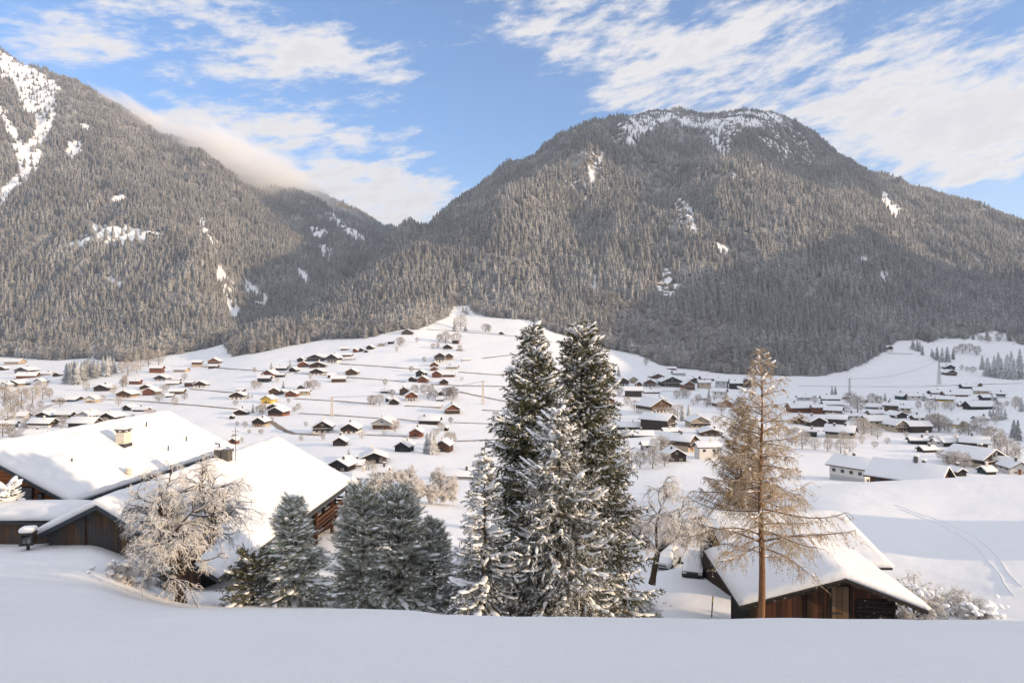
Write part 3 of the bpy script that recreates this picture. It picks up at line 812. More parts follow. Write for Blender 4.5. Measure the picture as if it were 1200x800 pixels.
def small_round(seed, n=260, shape=(.34, .62), blade=.085, w=.022, base=.12):
    """rimed leafless crown: fine blades through an egg-shaped space"""
    rng = np.random.default_rng(seed)
    d = rng.normal(0, 1, (n, 3)); d /= np.linalg.norm(d, axis=1, keepdims=True)
    r = rng.uniform(.25, 1, n) ** .5 * (1 + .18 * np.sin(d[:, 0] * 5 + seed) * np.cos(d[:, 1] * 4 + d[:, 2] * 3))
    P = d * r[:, None] * [shape[0], shape[0], (1 - base) / 2]; P[:, 2] += base + (1 - base) / 2
    D = d + [0, 0, .5] + rng.normal(0, .45, d.shape)
    a = Acc(); a.add(*slivers(P - D * .03, D, blade * rng.uniform(.6, 1.5, n), w * rng.uniform(.7, 1.5, n), rng))
    return a

PROTO = {}
for i in range(4):
    V, T = small_conifer(20 + i, 9 + i, 7 + i % 2, .20 + .03 * i, .08)
    PROTO['c%d' % i] = mesh_np('far_conifer', V, [T], M['far_needle'])
for i in range(2):
    PROTO['d%d' % i] = small_round(40 + i, 240, (.36, .6), .13, .05).mesh('far_round_tree', M['far_rime'])

def instance_wood(name, label, pts, scl, rotz, idx, protos):
    """a wood too dense to count: one object that places shared trees on its points"""
    c = bpy.data.collections.new(name + '_kinds')
    for i, p in enumerate(protos):
        c.objects.link(bpy.data.objects.new('%02d_kind' % i, PROTO[p]))
    me = bpy.data.meshes.new(name); me.vertices.add(len(pts)); me.vertices.foreach_set('co', np.asarray(pts, np.float32).ravel())
    for nm, ty, arr in (('scl', 'FLOAT_VECTOR', scl), ('rotz', 'FLOAT', rotz), ('pick', 'INT', idx)):
        a = me.attributes.new(nm, ty, 'POINT')
        a.data.foreach_set('vector' if ty == 'FLOAT_VECTOR' else 'value', np.asarray(arr, np.int32 if ty == 'INT' else np.float32).ravel())
    o = bpy.data.objects.new(name, me); COL.objects.link(o)
    ng = bpy.data.node_groups.new(name + '_nodes', 'GeometryNodeTree')
    ng.interface.new_socket('Geometry', in_out='INPUT', socket_type='NodeSocketGeometry')
    ng.interface.new_socket('Geometry', in_out='OUTPUT', socket_type='NodeSocketGeometry')
    N = ng.nodes; Lk = ng.links
    gi = N.new('NodeGroupInput'); go = N.new('NodeGroupOutput'); ip = N.new('GeometryNodeInstanceOnPoints'); ci = N.new('GeometryNodeCollectionInfo')
    ci.inputs['Collection'].default_value = c; ci.inputs['Separate Children'].default_value = True; ci.inputs['Reset Children'].default_value = True
    def attr(nm, ty):
        a = N.new('GeometryNodeInputNamedAttribute'); a.data_type = ty; a.inputs['Name'].default_value = nm; return a.outputs['Attribute']
    cb = N.new('ShaderNodeCombineXYZ')
    Lk.new(gi.outputs[0], ip.inputs['Points']); Lk.new(ci.outputs[0], ip.inputs['Instance'])
    ip.inputs['Pick Instance'].default_value = True
    Lk.new(attr('pick', 'INT'), ip.inputs['Instance Index'])
    Lk.new(attr('rotz', 'FLOAT'), cb.inputs['Z'])
    e2r = N.new('FunctionNodeEulerToRotation'); Lk.new(cb.outputs[0], e2r.inputs[0]); Lk.new(e2r.outputs[0], ip.inputs['Rotation'])
    Lk.new(attr('scl', 'FLOAT_VECTOR'), ip.inputs['Scale'])
    Lk.new(ip.outputs[0], go.inputs[0])
    md = o.modifiers.new('trees', 'NODES'); md.node_group = ng
    return tag(o, label, 'forest', kind='stuff')

def plant_forests():
    rng = np.random.default_rng(11)
    n = 760000
    d = np.sqrt(rng.uniform(760 ** 2, 3150 ** 2, n)); u = rng.uniform(-1.06, 1.06, n)
    x = u * d; z = terrain(x, d); px = CX + F * u; py = CY - F * z / d
    # what is hidden behind nearer ridges needs no trees
    ug = np.linspace(-1.1, 1.1, 881); dg = np.exp(np.linspace(math.log(500), math.log(3200), 400))
    UG, DG = np.meshgrid(ug, dg); PG = CY - F * terrain(UG * DG, DG) / DG
    best = np.minimum.accumulate(PG, 0)
    iu = np.clip(((u + 1.1) / 2.2 * 880).astype(int), 0, 880); idd = np.clip(np.searchsorted(dg, d * .965) - 1, 0, 399)
    vis = py < best[idd, iu] + 10
    m = forest_mask(px, py, d) & vis & (px > -245) & (px < 1330)
    # thinner near the tops and where streaks of snow run down
    thin = np.clip(.5 + .9 * fbm(x / 260, d / 90, 3), 0, 1)
    top = np.clip((z - 520) / 250, 0, 1)
    dens = 1 - .5 * top * (1 - thin)
    stripes = fbm(x / 42 + 3 * pnoise(x / 300, d / 300), d / 400, 2)
    dens *= np.where(stripes < -.62, .15, 1)
    dens *= np.interp(d, [760, 1200, 1800, 3200], [1, .82, .6, .42])
    summit = (px > 725) & (px < 930) & (py < 152)
    m |= summit & vis & (py > 126) & (d < 2330)
    dens = np.where(summit, .30 + .9 * (fbm(x / 50, d / 50, 3) > .1), dens)
    stray = (py < np.interp(px, [p[0] for p in FOOT], [p[1] for p in FOOT])) & vis & (d > 900) & (px > -245) & (px < 1330) & (rng.random(n) < .03)
    dens *= np.clip(.72 + .9 * fbm(x / 110, d / 110, 3), .25, 1.1)
    m = (m & (rng.random(n) < dens * .62)) | stray
    x, d, z, px, py = x[m], d[m], z[m], px[m], py[m]
    nn = len(x)
    foot = np.interp(px, [p[0] for p in FOOT], [p[1] for p in FOOT])
    low = (foot - py)
    pat = fbm(x / 90, d / 90, 3)
    dec = (low < 16 + 10 * pat) & (rng.random(nn) < .62) & (px > -50) & ~((px > 920) & (px < 1050)) | ((low < 60) & (px > 690) & (px < 860) & (rng.random(nn) < .72)) | (rng.random(nn) < .05)
    hh = np.where(dec, rng.uniform(8, 15, nn), rng.uniform(9, 23, nn)) * np.interp(z, [0, 500, 900], [1, .95, .72])
    hh *= (1 + .45 * fbm(x / 90 + 40, d / 90, 3)) * np.where(py < 152, np.where((px > 725) & (px < 930), .5, 1), 1)
    ww = hh * np.where(dec, rng.uniform(.9, 1.25, nn), rng.uniform(.75, 1.15, nn))
    scl = np.stack([ww, ww, hh], 1)
    idx = np.where(dec, 4 + rng.integers(0, 2, nn), rng.integers(0, 4, nn))
    rot = rng.uniform(0, 6.28, nn)
    P = np.stack([x, d, z - .4], 1)
    # right mountain with its spur, and the left mountain behind it
    left = (px < 470) & (d > np.interp(px, [-100, 200, 300, 400, 450, 480], [700, 760, 1030, 1250, 1400, 1500])) | (px < 265)
    print('forest trees', left.sum(), (~left).sum())
    pr = ['c0', 'c1', 'c2', 'c3', 'd0', 'd1']
    for nm, k, lb in (('forest', left, 'dense frosted conifer forest over the mountain whose ridge runs into cloud'), ('forest', ~left, 'dense frosted conifer forest over the broad rounded mountain and its spur')):
        instance_wood(nm, lb, P[k], scl[k], rot[k], idx[k], pr)
plant_forests()
# ------------------------------------------------------------------ village houses
def chevron(w, ze, zr, t, over=0.0):
    """roof cross-section, t thick"""
    s = (zr - ze) / (w / 2); e = ze - s * over; h = w / 2 + over
    return [(-h, e), (0, zr), (h, e), (h, e + t), (0, zr + t), (-h, e + t)]

def chalet(name, label, cat, loc, Wd, Ln, hw, rise, yaw, wall, upper, group, detail=1, seed=0, balcony=True, chim=1, snow_t=.5, panel=False):
    """gable front looks along -y before the turn. Wd across the gable, Ln along the ridge, hw wall height"""
    rng = random.Random(seed)
    t = thing(name, label, cat, loc, yaw, group)
    y0, y1 = -Ln / 2, Ln / 2; h = Wd / 2; zb = -2.5
    if upper is None or upper == wall:
        MB().prism([(-h, zb), (h, zb), (h, hw), (0, hw + rise), (-h, hw)], y0, y1).build('wall', M[wall], t)
    else:
        sp = hw * rng.choice((.45, .5, .55))
        MB().box(-h, h, y0, y1, zb, sp).build('wall', M[wall], t)
        e = .06
        MB().prism([(-h - e, sp), (h + e, sp), (h + e, hw), (0, hw + rise), (-h - e, hw)], y0 - e, y1 + e).build('upper_wall', M[upper], t)
    ov = .10 * Wd * rng.uniform(.8, 1.1); oy = min(1.3, .12 * Ln + .2)
    roof = MB().prism(chevron(Wd, hw + .03, hw + rise + .03, .16, ov), y0 - oy, y1 + oy).build('roof', M['fascia'], t)
    e2 = ov - .08
    sm = MB().prism(chevron(Wd, hw + .20, hw + rise + .20, snow_t, e2), y0 - oy + .08, y1 + oy - .08).build('snow_cover', M['roof_snow'], roof, bevel=.16 if detail > 1 else 0)
    f = y0 - .07
    def win(x, z, ww, wh, fy=f):
        if detail > 1:
            fr = MB().box(x - ww / 2 - .1, x + ww / 2 + .1, fy - .05, fy + .03, z - wh / 2 - .1, z + wh / 2 + .1).build('window', M['frame'], t)
            MB().box(x - ww / 2, x - .05, fy - .09, fy - .02, z - wh / 2, z + wh / 2).box(x + .05, x + ww / 2, fy - .09, fy - .02, z - wh / 2, z + wh / 2).build('pane', M['glass'], fr)
        else:
            MB().box(x - ww / 2, x + ww / 2, fy - .06, fy + .03, z - wh / 2, z + wh / 2).build('window', M['glass'], t)
    if detail:
        nw = 2 if Wd < 9 else 3 if Wd < 15 else 5
        zf = max(.9, hw * .30)
        ww, wh = min(1.5, Wd * .13), min(1.4, hw * .26)
        for i in range(nw):
            win((i + .5) / nw * Wd * .86 - Wd * .43, zf, ww, wh)
        if hw > 3.6:
            for i in range(nw): win((i + .5) / nw * Wd * .86 - Wd * .43, hw * .74, ww, wh)
        if rise > 2.2 and detail > 1: win(0, hw + rise * .35, ww, wh)
        # a door at ground level and windows on both long sides
        MB().box(-Wd * .02 - .55, -Wd * .02 + .55, f - .03, f + .02, 0.02, 2.0).build('door', M['redbrown' if wall in ('white', 'grey', 'tan') else 'fascia'], t)
        ns = 2 if Ln < 12 else 4
        for s in (-1, 1):
            for i in range(ns):
                y = y0 + (i + .5) / ns * Ln
                MB().box(s * h - .1, s * h + .1, y - .6, y + .6, hw * .62, hw * .62 + 1.1).build('window', M['glass'], t)
        if balcony and hw > 3.4:
            zb_ = hw * .5
            b = MB().box(-h - .1, h + .1, f - 1.1, f - .05, zb_ - .12, zb_)
            b.box(-h - .1, h + .1, f - 1.15, f - 1.08, zb_, zb_ + .95)
            for i in range(6): b.box(-h + i * Wd / 5 - .05, -h + i * Wd / 5 + .05, f - 1.08, f - .98, zb_, zb_ + .9)
            bo = b.build('balcony', M[rng.choice(('brown', 'dark')) if upper != 'black' else 'dark'], t)
            MB().box(-h - .1, h + .1, f - 1.2, f - 1.04, zb_ + .951, zb_ + 1.09).build('snow_strip', M['snow'], bo)
    for i in range(chim):
        x = rng.uniform(-.22, .22) * Wd; y = rng.uniform(-.3, .3) * Ln
        zc = hw + rise * (1 - abs(x) / h)
        q = max(.35, min(.6, .04 * Wd))
        c = MB().box(x - q, x + q, y - q, y + q, zc - .2, zc + 1.5 + snow_t).build('chimney', M[rng.choice(('stone', 'dstone', 'dstone'))], t)
        MB().box(x - q - .12, x + q + .12, y - q - .12, y + q + .12, zc + 1.502 + snow_t, zc + 1.75 + snow_t).build('snow_cap', M['snow'], c)
    if panel:
        s = rise / h; n = 6
        p = MB()
        for i in range(n):
            ya = y0 + Ln * (.12 + .76 * i / n); yb = ya + Ln * .76 / n - .25
            x0, x1 = h * .25, h * .62
            a = hw + rise + .28 + snow_t
            p.add([(x0, ya, a - s * x0), (x1, ya, a - s * x1), (x1, yb, a - s * x1), (x0, yb, a - s * x0), (x0, ya, a - s * x0 + .08), (x1, ya, a - s * x1 + .08), (x1, yb, a - s * x1 + .08), (x0, yb, a - s * x0 + .08)],
                  [(0, 3, 2, 1), (4, 5, 6, 7), (0, 1, 5, 4), (1, 2, 6, 5), (2, 3, 7, 6), (3, 0, 4, 7)])
        p.build('solar_panel', M['glass'], t)
    return t

COLWORD = dict(black='black', dark='dark', brown='brown', redbrown='russet', tan='tan', white='white', grey='grey', yellow='yellow', teal='teal')
def kind_of(px, py, wp, hp, st):
    d = hit(px, py, dmin=150)[1]
    return 'hut' if wp * d / F < 6.2 else ('long house' if wp / hp > 3.2 else 'chalet' if st in 'gl' else 'house')
ORD = ['first', 'second', 'third', 'fourth', 'fifth', 'sixth', 'seventh', 'eighth', 'ninth', 'tenth', 'eleventh', 'twelfth', 'thirteenth', 'fourteenth', 'fifteenth', 'sixteenth', 'seventeenth', 'eighteenth', 'nineteenth', 'twentieth']

# each house: px, row of its foot, width, height in frame pixels, g (gable to us) or s (eaves to us), walls, upper walls or '', extra
CL = {
 'hamlet round the frosted grove by the winding road': [
  (18, 427, 20, 7, 's', 'tan', ''), (4, 434, 9, 5, 'g', 'dark', ''), (32, 437, 19, 7, 'g', 'dark', ''), (33, 443, 22, 7, 's', 'redbrown', ''), (55, 440, 14, 5, 's', 'grey', ''), (68, 441, 9, 5, 'g', 'dark', ''),
  (22, 453, 18, 8, 'g', 'tan', 'dark'), (7, 456, 12, 9, 'g', 'grey', ''), (49, 451, 12, 8, 'g', 'white', ''), (23, 491, 20, 8, 's', 'grey', ''), (11, 501, 17, 8, 's', 'white', '')],
 'cluster just above the big farmhouse roof': [
  (56, 490, 19, 8, 'g', 'dark', ''), (77, 490, 18, 8, 's', 'tan', 'dark'), (104, 491.5, 20, 10, 'g', 'white', 'grey'), (119, 490, 10, 7, 's', 'tan', ''), (132, 493, 21, 10, 'g', 'redbrown', 'dark'), (51, 501, 28, 11, 's', 'white', 'dark'),
  (100, 500, 32, 11, 's', 'dark', ''), (43, 512, 22, 8, 's', 'tan', ''), (152, 481, 12, 7, 'g', 'dark', ''), (166, 482, 17, 5, 's', 'dark', '')],
 'trio under the dense conifer grove': [(123, 458, 19, 8, 'g', 'brown', 'dark'), (80, 470.5, 30, 6, 's', 'dark', ''), (109, 472, 14, 9, 'g', 'tan', 'white')],
 'upper row against the forest foot': [
  (184, 437, 15, 9, 's', 'redbrown', ''), (213, 436, 16, 6, 's', 'tan', ''), (231, 430, 11, 8, 's', 'tan', 'brown'), (252, 427, 14, 8, 'g', 'redbrown', ''), (250.5, 431.5, 11, 5, 's', 'brown', '')],
 'loose group below the forest foot houses': [
  (191, 446, 16, 7, 'g', 'grey', 'dark'), (207, 447, 9, 4, 's', 'dark', ''), (159, 450.5, 13, 6.5, 's', 'redbrown', ''), (203, 451, 15, 5, 's', 'brown', ''), (222, 453, 10, 7, 's', 'redbrown', ''), (236, 454, 16, 8, 'g', 'white', 'dark'),
  (172, 457, 14, 7, 'g', 'tan', 'dark'), (178, 463, 17, 9, 'g', 'redbrown', ''), (208, 462, 16, 7, 's', 'brown', ''), (150, 466, 20, 9, 'g', 'tan', 'brown'), (199, 465.5, 8, 4, 's', 'dark', '')],
 'hillside cluster above the yellow house': [
  (330, 434, 13, 5.5, 's', 'dark', ''), (345, 436, 10, 6, 'g', 'dark', ''), (355, 424, 11, 5.5, 'g', 'dark', ''), (355.5, 430, 14, 7, 'g', 'redbrown', ''), (374, 423, 22, 8, 'g', 'dark', ''), (373, 431, 20, 7.5, 'g', 'brown', 'dark'),
  (373, 439.5, 18, 8, 'g', 'white', 'dark'), (317, 443, 16, 10, 'g', 'grey', 'redbrown'), (329, 442, 9, 5, 's', 'dark', ''), (310, 448, 15, 8, 's', 'black', '')],
 'cluster around the yellow house': [
  (322, 463, 14, 9, 'g', 'brown', ''), (331, 462, 8, 6, 'g', 'brown', ''), (342.5, 465, 15, 8, 'g', 'redbrown', ''), (353, 456, 8, 5, 'g', 'brown', ''), (357, 463, 12, 7, 's', 'tan', ''), (279, 468, 19, 9.5, 'g', 'white', 'dark'),
  (282, 459, 9, 4.5, 's', 'dark', ''), (315.5, 473, 15, 10, 'g', 'yellow', ''), (321, 480, 15, 7.5, 'g', 'brown', 'dark'), (327, 487.5, 21, 11, 'g', 'redbrown', 'dark'), (283, 486.5, 17, 7.5, 'g', 'dark', ''), (272, 491, 5, 3.2, 'g', 'black', ''),
  (306, 500, 17, 11.5, 'g', 'tan', 'dark'), (274.5, 520, 10, 7, 'g', 'redbrown', '')],
 'upper hamlet under frosted broadleaf trees': [
  (392, 425.5, 15, 11, 'g', 'white', 'dark'), (407, 418, 11, 4.5, 's', 'brown', ''), (410, 422, 10, 3.6, 's', 'tan', ''), (404, 410.5, 9, 4, 's', 'brown', ''), (417, 413, 6, 5, 'g', 'redbrown', ''), (423.5, 412, 6, 4.5, 'g', 'dark', ''), (429, 413, 5, 3.5, 'g', 'dark', ''),
  (434.5, 409.5, 9, 5.5, 'g', 'dark', ''), (447, 406, 8, 5, 's', 'tan', ''), (458, 403, 7, 4.5, 's', 'dark', ''), (478, 392, 14, 6.5, 'g', 'dark', '')],
 'trio where two brown paths start': [(389, 443, 10, 6, 's', 'brown', ''), (397, 448, 17, 8, 's', 'brown', ''), (413, 439.5, 15, 8, 'g', 'brown', '')],
 'upper half of the hamlet on open slope': [
  (534, 403, 8, 6, 's', 'redbrown', ''), (525, 409, 11, 6, 'g', 'brown', 'dark'), (539, 411, 7, 3, 's', 'brown', ''), (515, 424.5, 13.5, 11.5, 'g', 'white', 'dark'), (526.5, 421.5, 10, 8, 'g', 'tan', 'brown'), (509, 430, 10, 6, 'g', 'redbrown', ''),
  (509, 434.5, 10, 5.5, 'g', 'redbrown', ''), (530, 432.5, 13, 5.5, 's', 'tan', ''), (546, 423, 9, 3, 's', 'grey', '')],
 'lower half of the hamlet on open slope': [
  (512, 442.5, 12, 8.5, 'g', 'redbrown', ''), (526, 442, 14, 6, 's', 'brown', ''), (494, 441, 12, 8, 'g', 'dark', ''), (496, 448.5, 13, 8.5, 'g', 'redbrown', ''), (484, 447.5, 9.5, 6.5, 'g', 'dark', ''), (520, 450.5, 11, 7, 'g', 'brown', 'dark'),
  (474, 463, 12, 10, 'g', 'brown', ''), (482, 470, 16, 11.5, 'g', 'grey', 'redbrown'), (462, 474.5, 12, 8, 'g', 'dark', ''), (455, 471, 4.5, 5, 'g', 'dark', ''), (452.5, 461, 12, 5, 's', 'dark', ''), (517, 463.5, 7, 5.5, 'g', 'dark', ''), (516, 470, 8, 3, 's', 'dark', '')],
 'row along the lower slope road': [
  (379, 507.5, 25, 15, 'g', 'white', 'dark'), (411.5, 508, 23, 12.5, 'g', 'white', 'dark'), (399, 522.5, 17, 11, 'g', 'dark', ''), (451, 503, 26, 14, 'g', 'redbrown', 'white'), (438, 543, 34, 14, 'g', 'black', ''), (402, 552, 28, 15, 'g', 'black', ''),
  (446, 557, 18, 8, 's', 'grey', ''), (421, 548.5, 12, 6, 's', 'grey', ''), (427, 564, 22, 7, 's', 'tan', '')],
 'lower slope houses near the big spruces': [
  (530, 485, 19, 12, 'g', 'brown', 'redbrown'), (503.5, 497.5, 25, 10, 's', 'dark', ''), (488, 512, 17, 11, 'g', 'redbrown', ''), (474, 529.5, 20, 13, 'g', 'black', ''), (520.5, 529.5, 20, 14.5, 'g', 'brown', ''), (513.5, 478.5, 8, 5, 's', 'tan', ''),
  (523, 505, 4.5, 4, 'g', 'dark', ''), (588, 392, 6, 3.5, 'g', 'dark', ''), (539, 562, 38, 11, 's', 'grey', '')],
 'group on the meadow beside the tall spruces': [
  (716, 436, 11, 5, 's', 'dark', ''), (715, 449, 12, 9, 'g', 'dark', ''), (729, 452, 15, 10, 'g', 'grey', 'dark'), (742, 449, 11, 8, 'g', 'tan', ''), (748, 453, 8, 6, 'g', 'brown', ''), (742, 465, 21, 12, 's', 'dark', ''), (713, 472.5, 15, 8, 's', 'redbrown', ''),
  (763, 461, 19, 5, 's', 'brown', '')],
 'village row below the steep wooded foot': [
  (762, 453.5, 17, 9.5, 'g', 'white', 'brown'), (768.5, 444, 17, 6.5, 'g', 'brown', ''), (784, 453, 27, 12, 'g', 'dark', ''), (774, 472, 16, 7, 'g', 'dark', ''), (806, 457, 15, 11, 'g', 'redbrown', ''), (787, 433.5, 10, 4, 's', 'redbrown', ''), (795, 440, 15, 6, 's', 'grey', ''),
  (814, 449, 13, 7, 'g', 'dark', ''), (825, 455, 15, 10, 's', 'tan', ''), (829, 446, 18, 6, 's', 'brown', ''), (846, 455, 18, 12, 'r', 'grey', ''), (843.5, 467, 19, 12, 'r', 'white', ''), (862, 456, 14, 10, 's', 'dark', ''), (874, 454, 12, 11, 'g', 'dark', '')],
 'hamlet tumbling down towards the bronze larch': [
  (822, 469, 11, 5, 's', 'grey', ''), (846, 477, 20, 9, 'g', 'redbrown', ''), (860, 475, 13, 7, 's', 'grey', ''), (766, 485, 34, 18, 'l', 'white', 'brown'), (771, 504, 43, 19, 'm', 'dark', ''), (737, 503.5, 29, 9, 's', 'dark', ''), (744, 512.5, 42, 7, 's', 'dark', ''),
  (760, 528, 17, 11, 's', 'grey', ''), (817, 501, 26, 14, 'g', 'tan', ''), (832, 511, 28, 9, 'g', 'brown', ''), (795, 529, 46, 20, 'm', 'tan', 'brown'), (828, 538, 26, 20, 's', 'white', ''), (790, 541, 26, 16, 'g', 'dark', ''), (786, 508, 18, 6, 's', 'tan', '')],
 'flat valley row behind the slim larch': [
  (936, 483.5, 26, 11, 's', 'redbrown', ''), (959, 485, 15, 11, 's', 'redbrown', ''), (976, 476, 22, 6, 's', 'dark', ''), (977, 486, 23, 10, 'r', 'tan', 'dark'), (942, 469.5, 15, 7, 's', 'grey', ''), (973, 471, 21, 8, 's', 'brown', ''), (989.5, 467.5, 11, 4.5, 's', 'dark', ''),
  (1012, 472, 8, 6, 's', 'brown', ''), (937, 497, 18, 10, 'g', 'dark', ''), (955, 500, 22, 12, 'g', 'dark', ''), (981, 500, 26, 14, 'r', 'dark', ''), (998, 493, 15, 9, 's', 'grey', ''), (951, 512, 15, 10, 'r', 'brown', '')],
 'dense valley blocks around the arched tan gable': [
  (985, 514, 40, 15, 'r', 'tan', 'dark'), (1026, 502, 30, 15, 's', 'tan', ''), (1024, 480, 22, 7, 'r', 'grey', 'dark'), (1026, 487.5, 18, 7, 's', 'tan', ''), (1045, 482, 20, 11, 'r', 'brown', ''), (1061, 484, 15, 9, 'r', 'tan', ''), (1050, 490, 18, 8, 'g', 'dark', ''),
  (1050, 506.5, 20, 15, 'g', 'tan', ''), (1075, 507, 26, 13, 'p', 'dark', ''), (1075, 492, 14, 6, 's', 'brown', ''), (1075, 520.5, 19, 9, 's', 'teal', ''), (1089, 520, 12, 11, 'g', 'white', ''), (1100, 523, 12, 10, 's', 'white', ''), (1086, 530, 18, 6, 's', 'dark', '')],
 'far valley row under the lattice mast': [
  (1059, 468.5, 15, 9, 'g', 'teal', ''), (1071.5, 469, 15, 8, 's', 'white', ''), (1096, 462, 15, 5, 's', 'dark', ''), (1118, 464.5, 26, 6, 's', 'redbrown', ''), (1091, 470, 13, 6, 's', 'white', ''), (1108, 471, 22, 7, 'r', 'yellow', 'dark'), (1134, 455.5, 16, 6, 's', 'dark', ''),
  (1145, 453, 8, 5, 'g', 'brown', ''), (1150, 462, 20, 8, 'r', 'tan', ''), (1157, 469, 16, 7, 's', 'black', ''), (1171, 466, 16, 8, 'r', 'grey', 'dark')],
 'valley houses round the yellow hut': [
  (1147, 480, 30, 10, 's', 'black', ''), (1129, 477, 12, 5, 's', 'tan', ''), (1149, 494, 16, 7, 's', 'grey', ''), (1123, 501, 15, 8, 'g', 'yellow', ''), (1112, 523, 28, 11, 's', 'dark', ''), (1142, 526, 35, 14, 'r', 'tan', 'dark')],
 'large roofs above the snowy meadow edge': [
  (1142, 548, 48, 22, 'l', 'tan', 'dark'), (1170, 549, 22, 14, 'r', 'tan', ''), (1188, 556, 26, 16, 'g', 'white', ''), (1156, 556, 13, 7, 's', 'teal', ''), (1001, 564, 56, 32, 'b', 'grey', 'white'), (1066, 566, 88, 40, 'h', 'tan', 'redbrown'), (1121, 558, 14, 8, 'g', 'dark', '')],
 'high field beyond the valley': [(1111, 433, 12, 6, 'g', 'dark', ''), (1112, 440, 13, 7, 'g', 'brown', ''), (1041, 411, 8, 6, 'g', 'white', 'dark')],
 'mountain meadow in the dark forest': [(110, 286.5, 11, 5, 'g', 'redbrown', ''), (180, 278, 12, 5.5, 'g', 'dark', '')],
}
USED = []
def build_village():
    seed = 0
    for cname, rows in CL.items():
        order = sorted(range(len(rows)), key=lambda i: rows[i][0])
        rank = {i: r for r, i in enumerate(order)}
        kinds = {}
        for i in order:
            key = (rows[i][6] or rows[i][5], rows[i][5], kind_of(*rows[i][:5])); kinds.setdefault(key, []).append(i)
        for i, (px, py, wp, hp, st, wall, up) in enumerate(rows):
            seed += 1; rng = random.Random(seed * 13)
            x, d, z = hit(px, py, dmin=150)
            s = d / F; Wm = wp * s; Hm = max(hp * s, 2.6)
            kind = kind_of(px, py, wp, hp, st); same = kinds[(up or wall, wall, kind)]
            cw = COLWORD[wall] if not up or up == wall else f'{COLWORD[up]}-over-{COLWORD[wall]}'
            if len(same) == 1: lab = f'only {cw} {kind} in the {cname}'
            else:
                lab = f'{ORD[same.index(i)]} {cw} {kind} from left, {cname}'
            if wall == 'yellow' and not up: lab = 'bright yellow chalet under snow among brown ones' if px < 600 else 'yellow hut beside frosted valley trees'
            name = {'hut': 'hut', 'long house': 'long_house', 'chalet': 'chalet', 'house': 'village_house'}[kind]
            detail = 2 if wp >= 24 else 1 if wp >= 10 else 0
            yaw = rng.uniform(-.22, .22)
            chim = 1 if wp >= 12 else 0
            if st in 'gl':
                Wd = Wm * .86; Ln = min(max(Wd * 1.05, 5), 20)
                if st == 'l': yaw = math.radians(24)
                rise = min(.30 * Wd, .42 * Hm); hw = max(1.6, Hm - rise - .5)
                y_half = Ln / 2
            elif st in ('s', 'p'):
                Ln = Wm * .92; Wd = min(max(Ln * .6, 4.5), 13); rise = min(.30 * Wd, .50 * Hm); hw = max(1.2, Hm - rise - .5)
                yaw += math.pi / 2 * rng.choice((1, -1)) if st == 's' else math.pi / 2
                y_half = Wd / 2
            else:       # seen over a corner: r gable end to the right, b big ones, m
                a = {'r': 58, 'b': 38, 'm': 52, 'h': 40}[st]
                yaw = math.radians(a) + rng.uniform(-.08, .08)
                # apparent width = Wd cos + Ln sin
                k = 1.25 if st not in 'mh' else 1.6
                Wd = Wm * .93 / (math.cos(yaw) + k * math.sin(yaw)); Ln = Wd * k
                rise = min(.27 * Wd, .40 * Hm); hw = max(1.5, Hm - rise - .6); y_half = .5 * (Wd * math.sin(yaw) + Ln * math.cos(yaw)) * .8
                if st == 'h': rise = .33 * Wd; hw = Hm - rise
                if st in 'rbh': yaw = yaw if px > 600 else -yaw
            if wp >= 40: chim = 2
            sink = {'h': 5.0, 'b': 1.5}.get(st, 0)
            yc = d + y_half; xc = (px - CX) / F * yc
            o = chalet(name, lab, 'hut' if kind == 'hut' else 'house', (xc, yc, z - .1 - sink), Wd, Ln, hw, rise, yaw, wall, up or None,
                   'houses of the snowy valley village', detail, seed, balcony=(st in 'glm' and wall not in ('grey',) and wp > 12), chim=chim, snow_t=.5, panel=(st == 'p'))
            USED.append((px, py, wp, hp))
build_village()

# ------------------------------------------------------------------ masts on the fields
def mast(label, px, py, top, lattice=False, cat='mast'):
    x, d, z = hit(px, py, dmin=150); H = (py - top) / F * d
    t = thing('power_mast', label, cat, (x, d, z), group='masts on the snowy fields')
    m = M['mast']
    if lattice:
        w = H * .055; b = MB()
        for sx in (-1, 1):
            for sy in (-1, 1): b.tube([(sx * w, sy * w, -.5), (sx * .25, sy * .25, H)], [.22, .12], 5)
        n = 9
        for i in range(n):
            z0, z1 = H * i / n, H * (i + 1) / n; a0 = w + (.25 - w) * i / n; a1 = w + (.25 - w) * (i + 1) / n
            for sy in (-1, 1):
                b.tube([(-a0, sy * a0, z0), (a1, sy * a1, z1)], .09, 4); b.tube([(a0, sy * a0, z0), (-a1, sy * a1, z1)], .09, 4)
                b.tube([(sy * a0, -a0, z0), (sy * a1, a1, z1)], .09, 4)
        b.build('tower', m, t)
    else:
        b = MB()
        for sx in (-.75, .75): b.tube([(sx, 0, -.5), (sx * .35, 0, H)], [.40, .26], 7)
        for k in range(1, 6): b.tube([(-.7, 0, H * k / 6), (.7, 0, H * k / 6)], .1, 4)
        b.build('poles', m, t)
    a = MB().box(-1.8, 1.8, -.15, .15, H * .93, H * .93 + .3)
    for sx in (-1.5, 0, 1.5): a.box(sx - .08, sx + .08, -.08, .08, H * .93 + .3, H * .93 + .9)
    a.build('cross_arm', m, t)
    return Vector((x, d, z + H * .93 + .9))
M['mast'] = plain('weathered_mast', (.50, .44, .37), .85, .15, 1)
M['mast_grey'] = plain('grey_mast', (.33, .33, .33), .8, .15, 1)
p1 = mast('pale double pole mast on the slope above the white gabled chalet', 389, 488, 465)
p2 = mast('pale double pole mast on the slope beside the tall spruces', 566, 474, 446)
M['mast'] = M['mast_grey']
p3 = mast('slim grey pole mast on the flat field above the valley houses', 995.5, 464, 443)
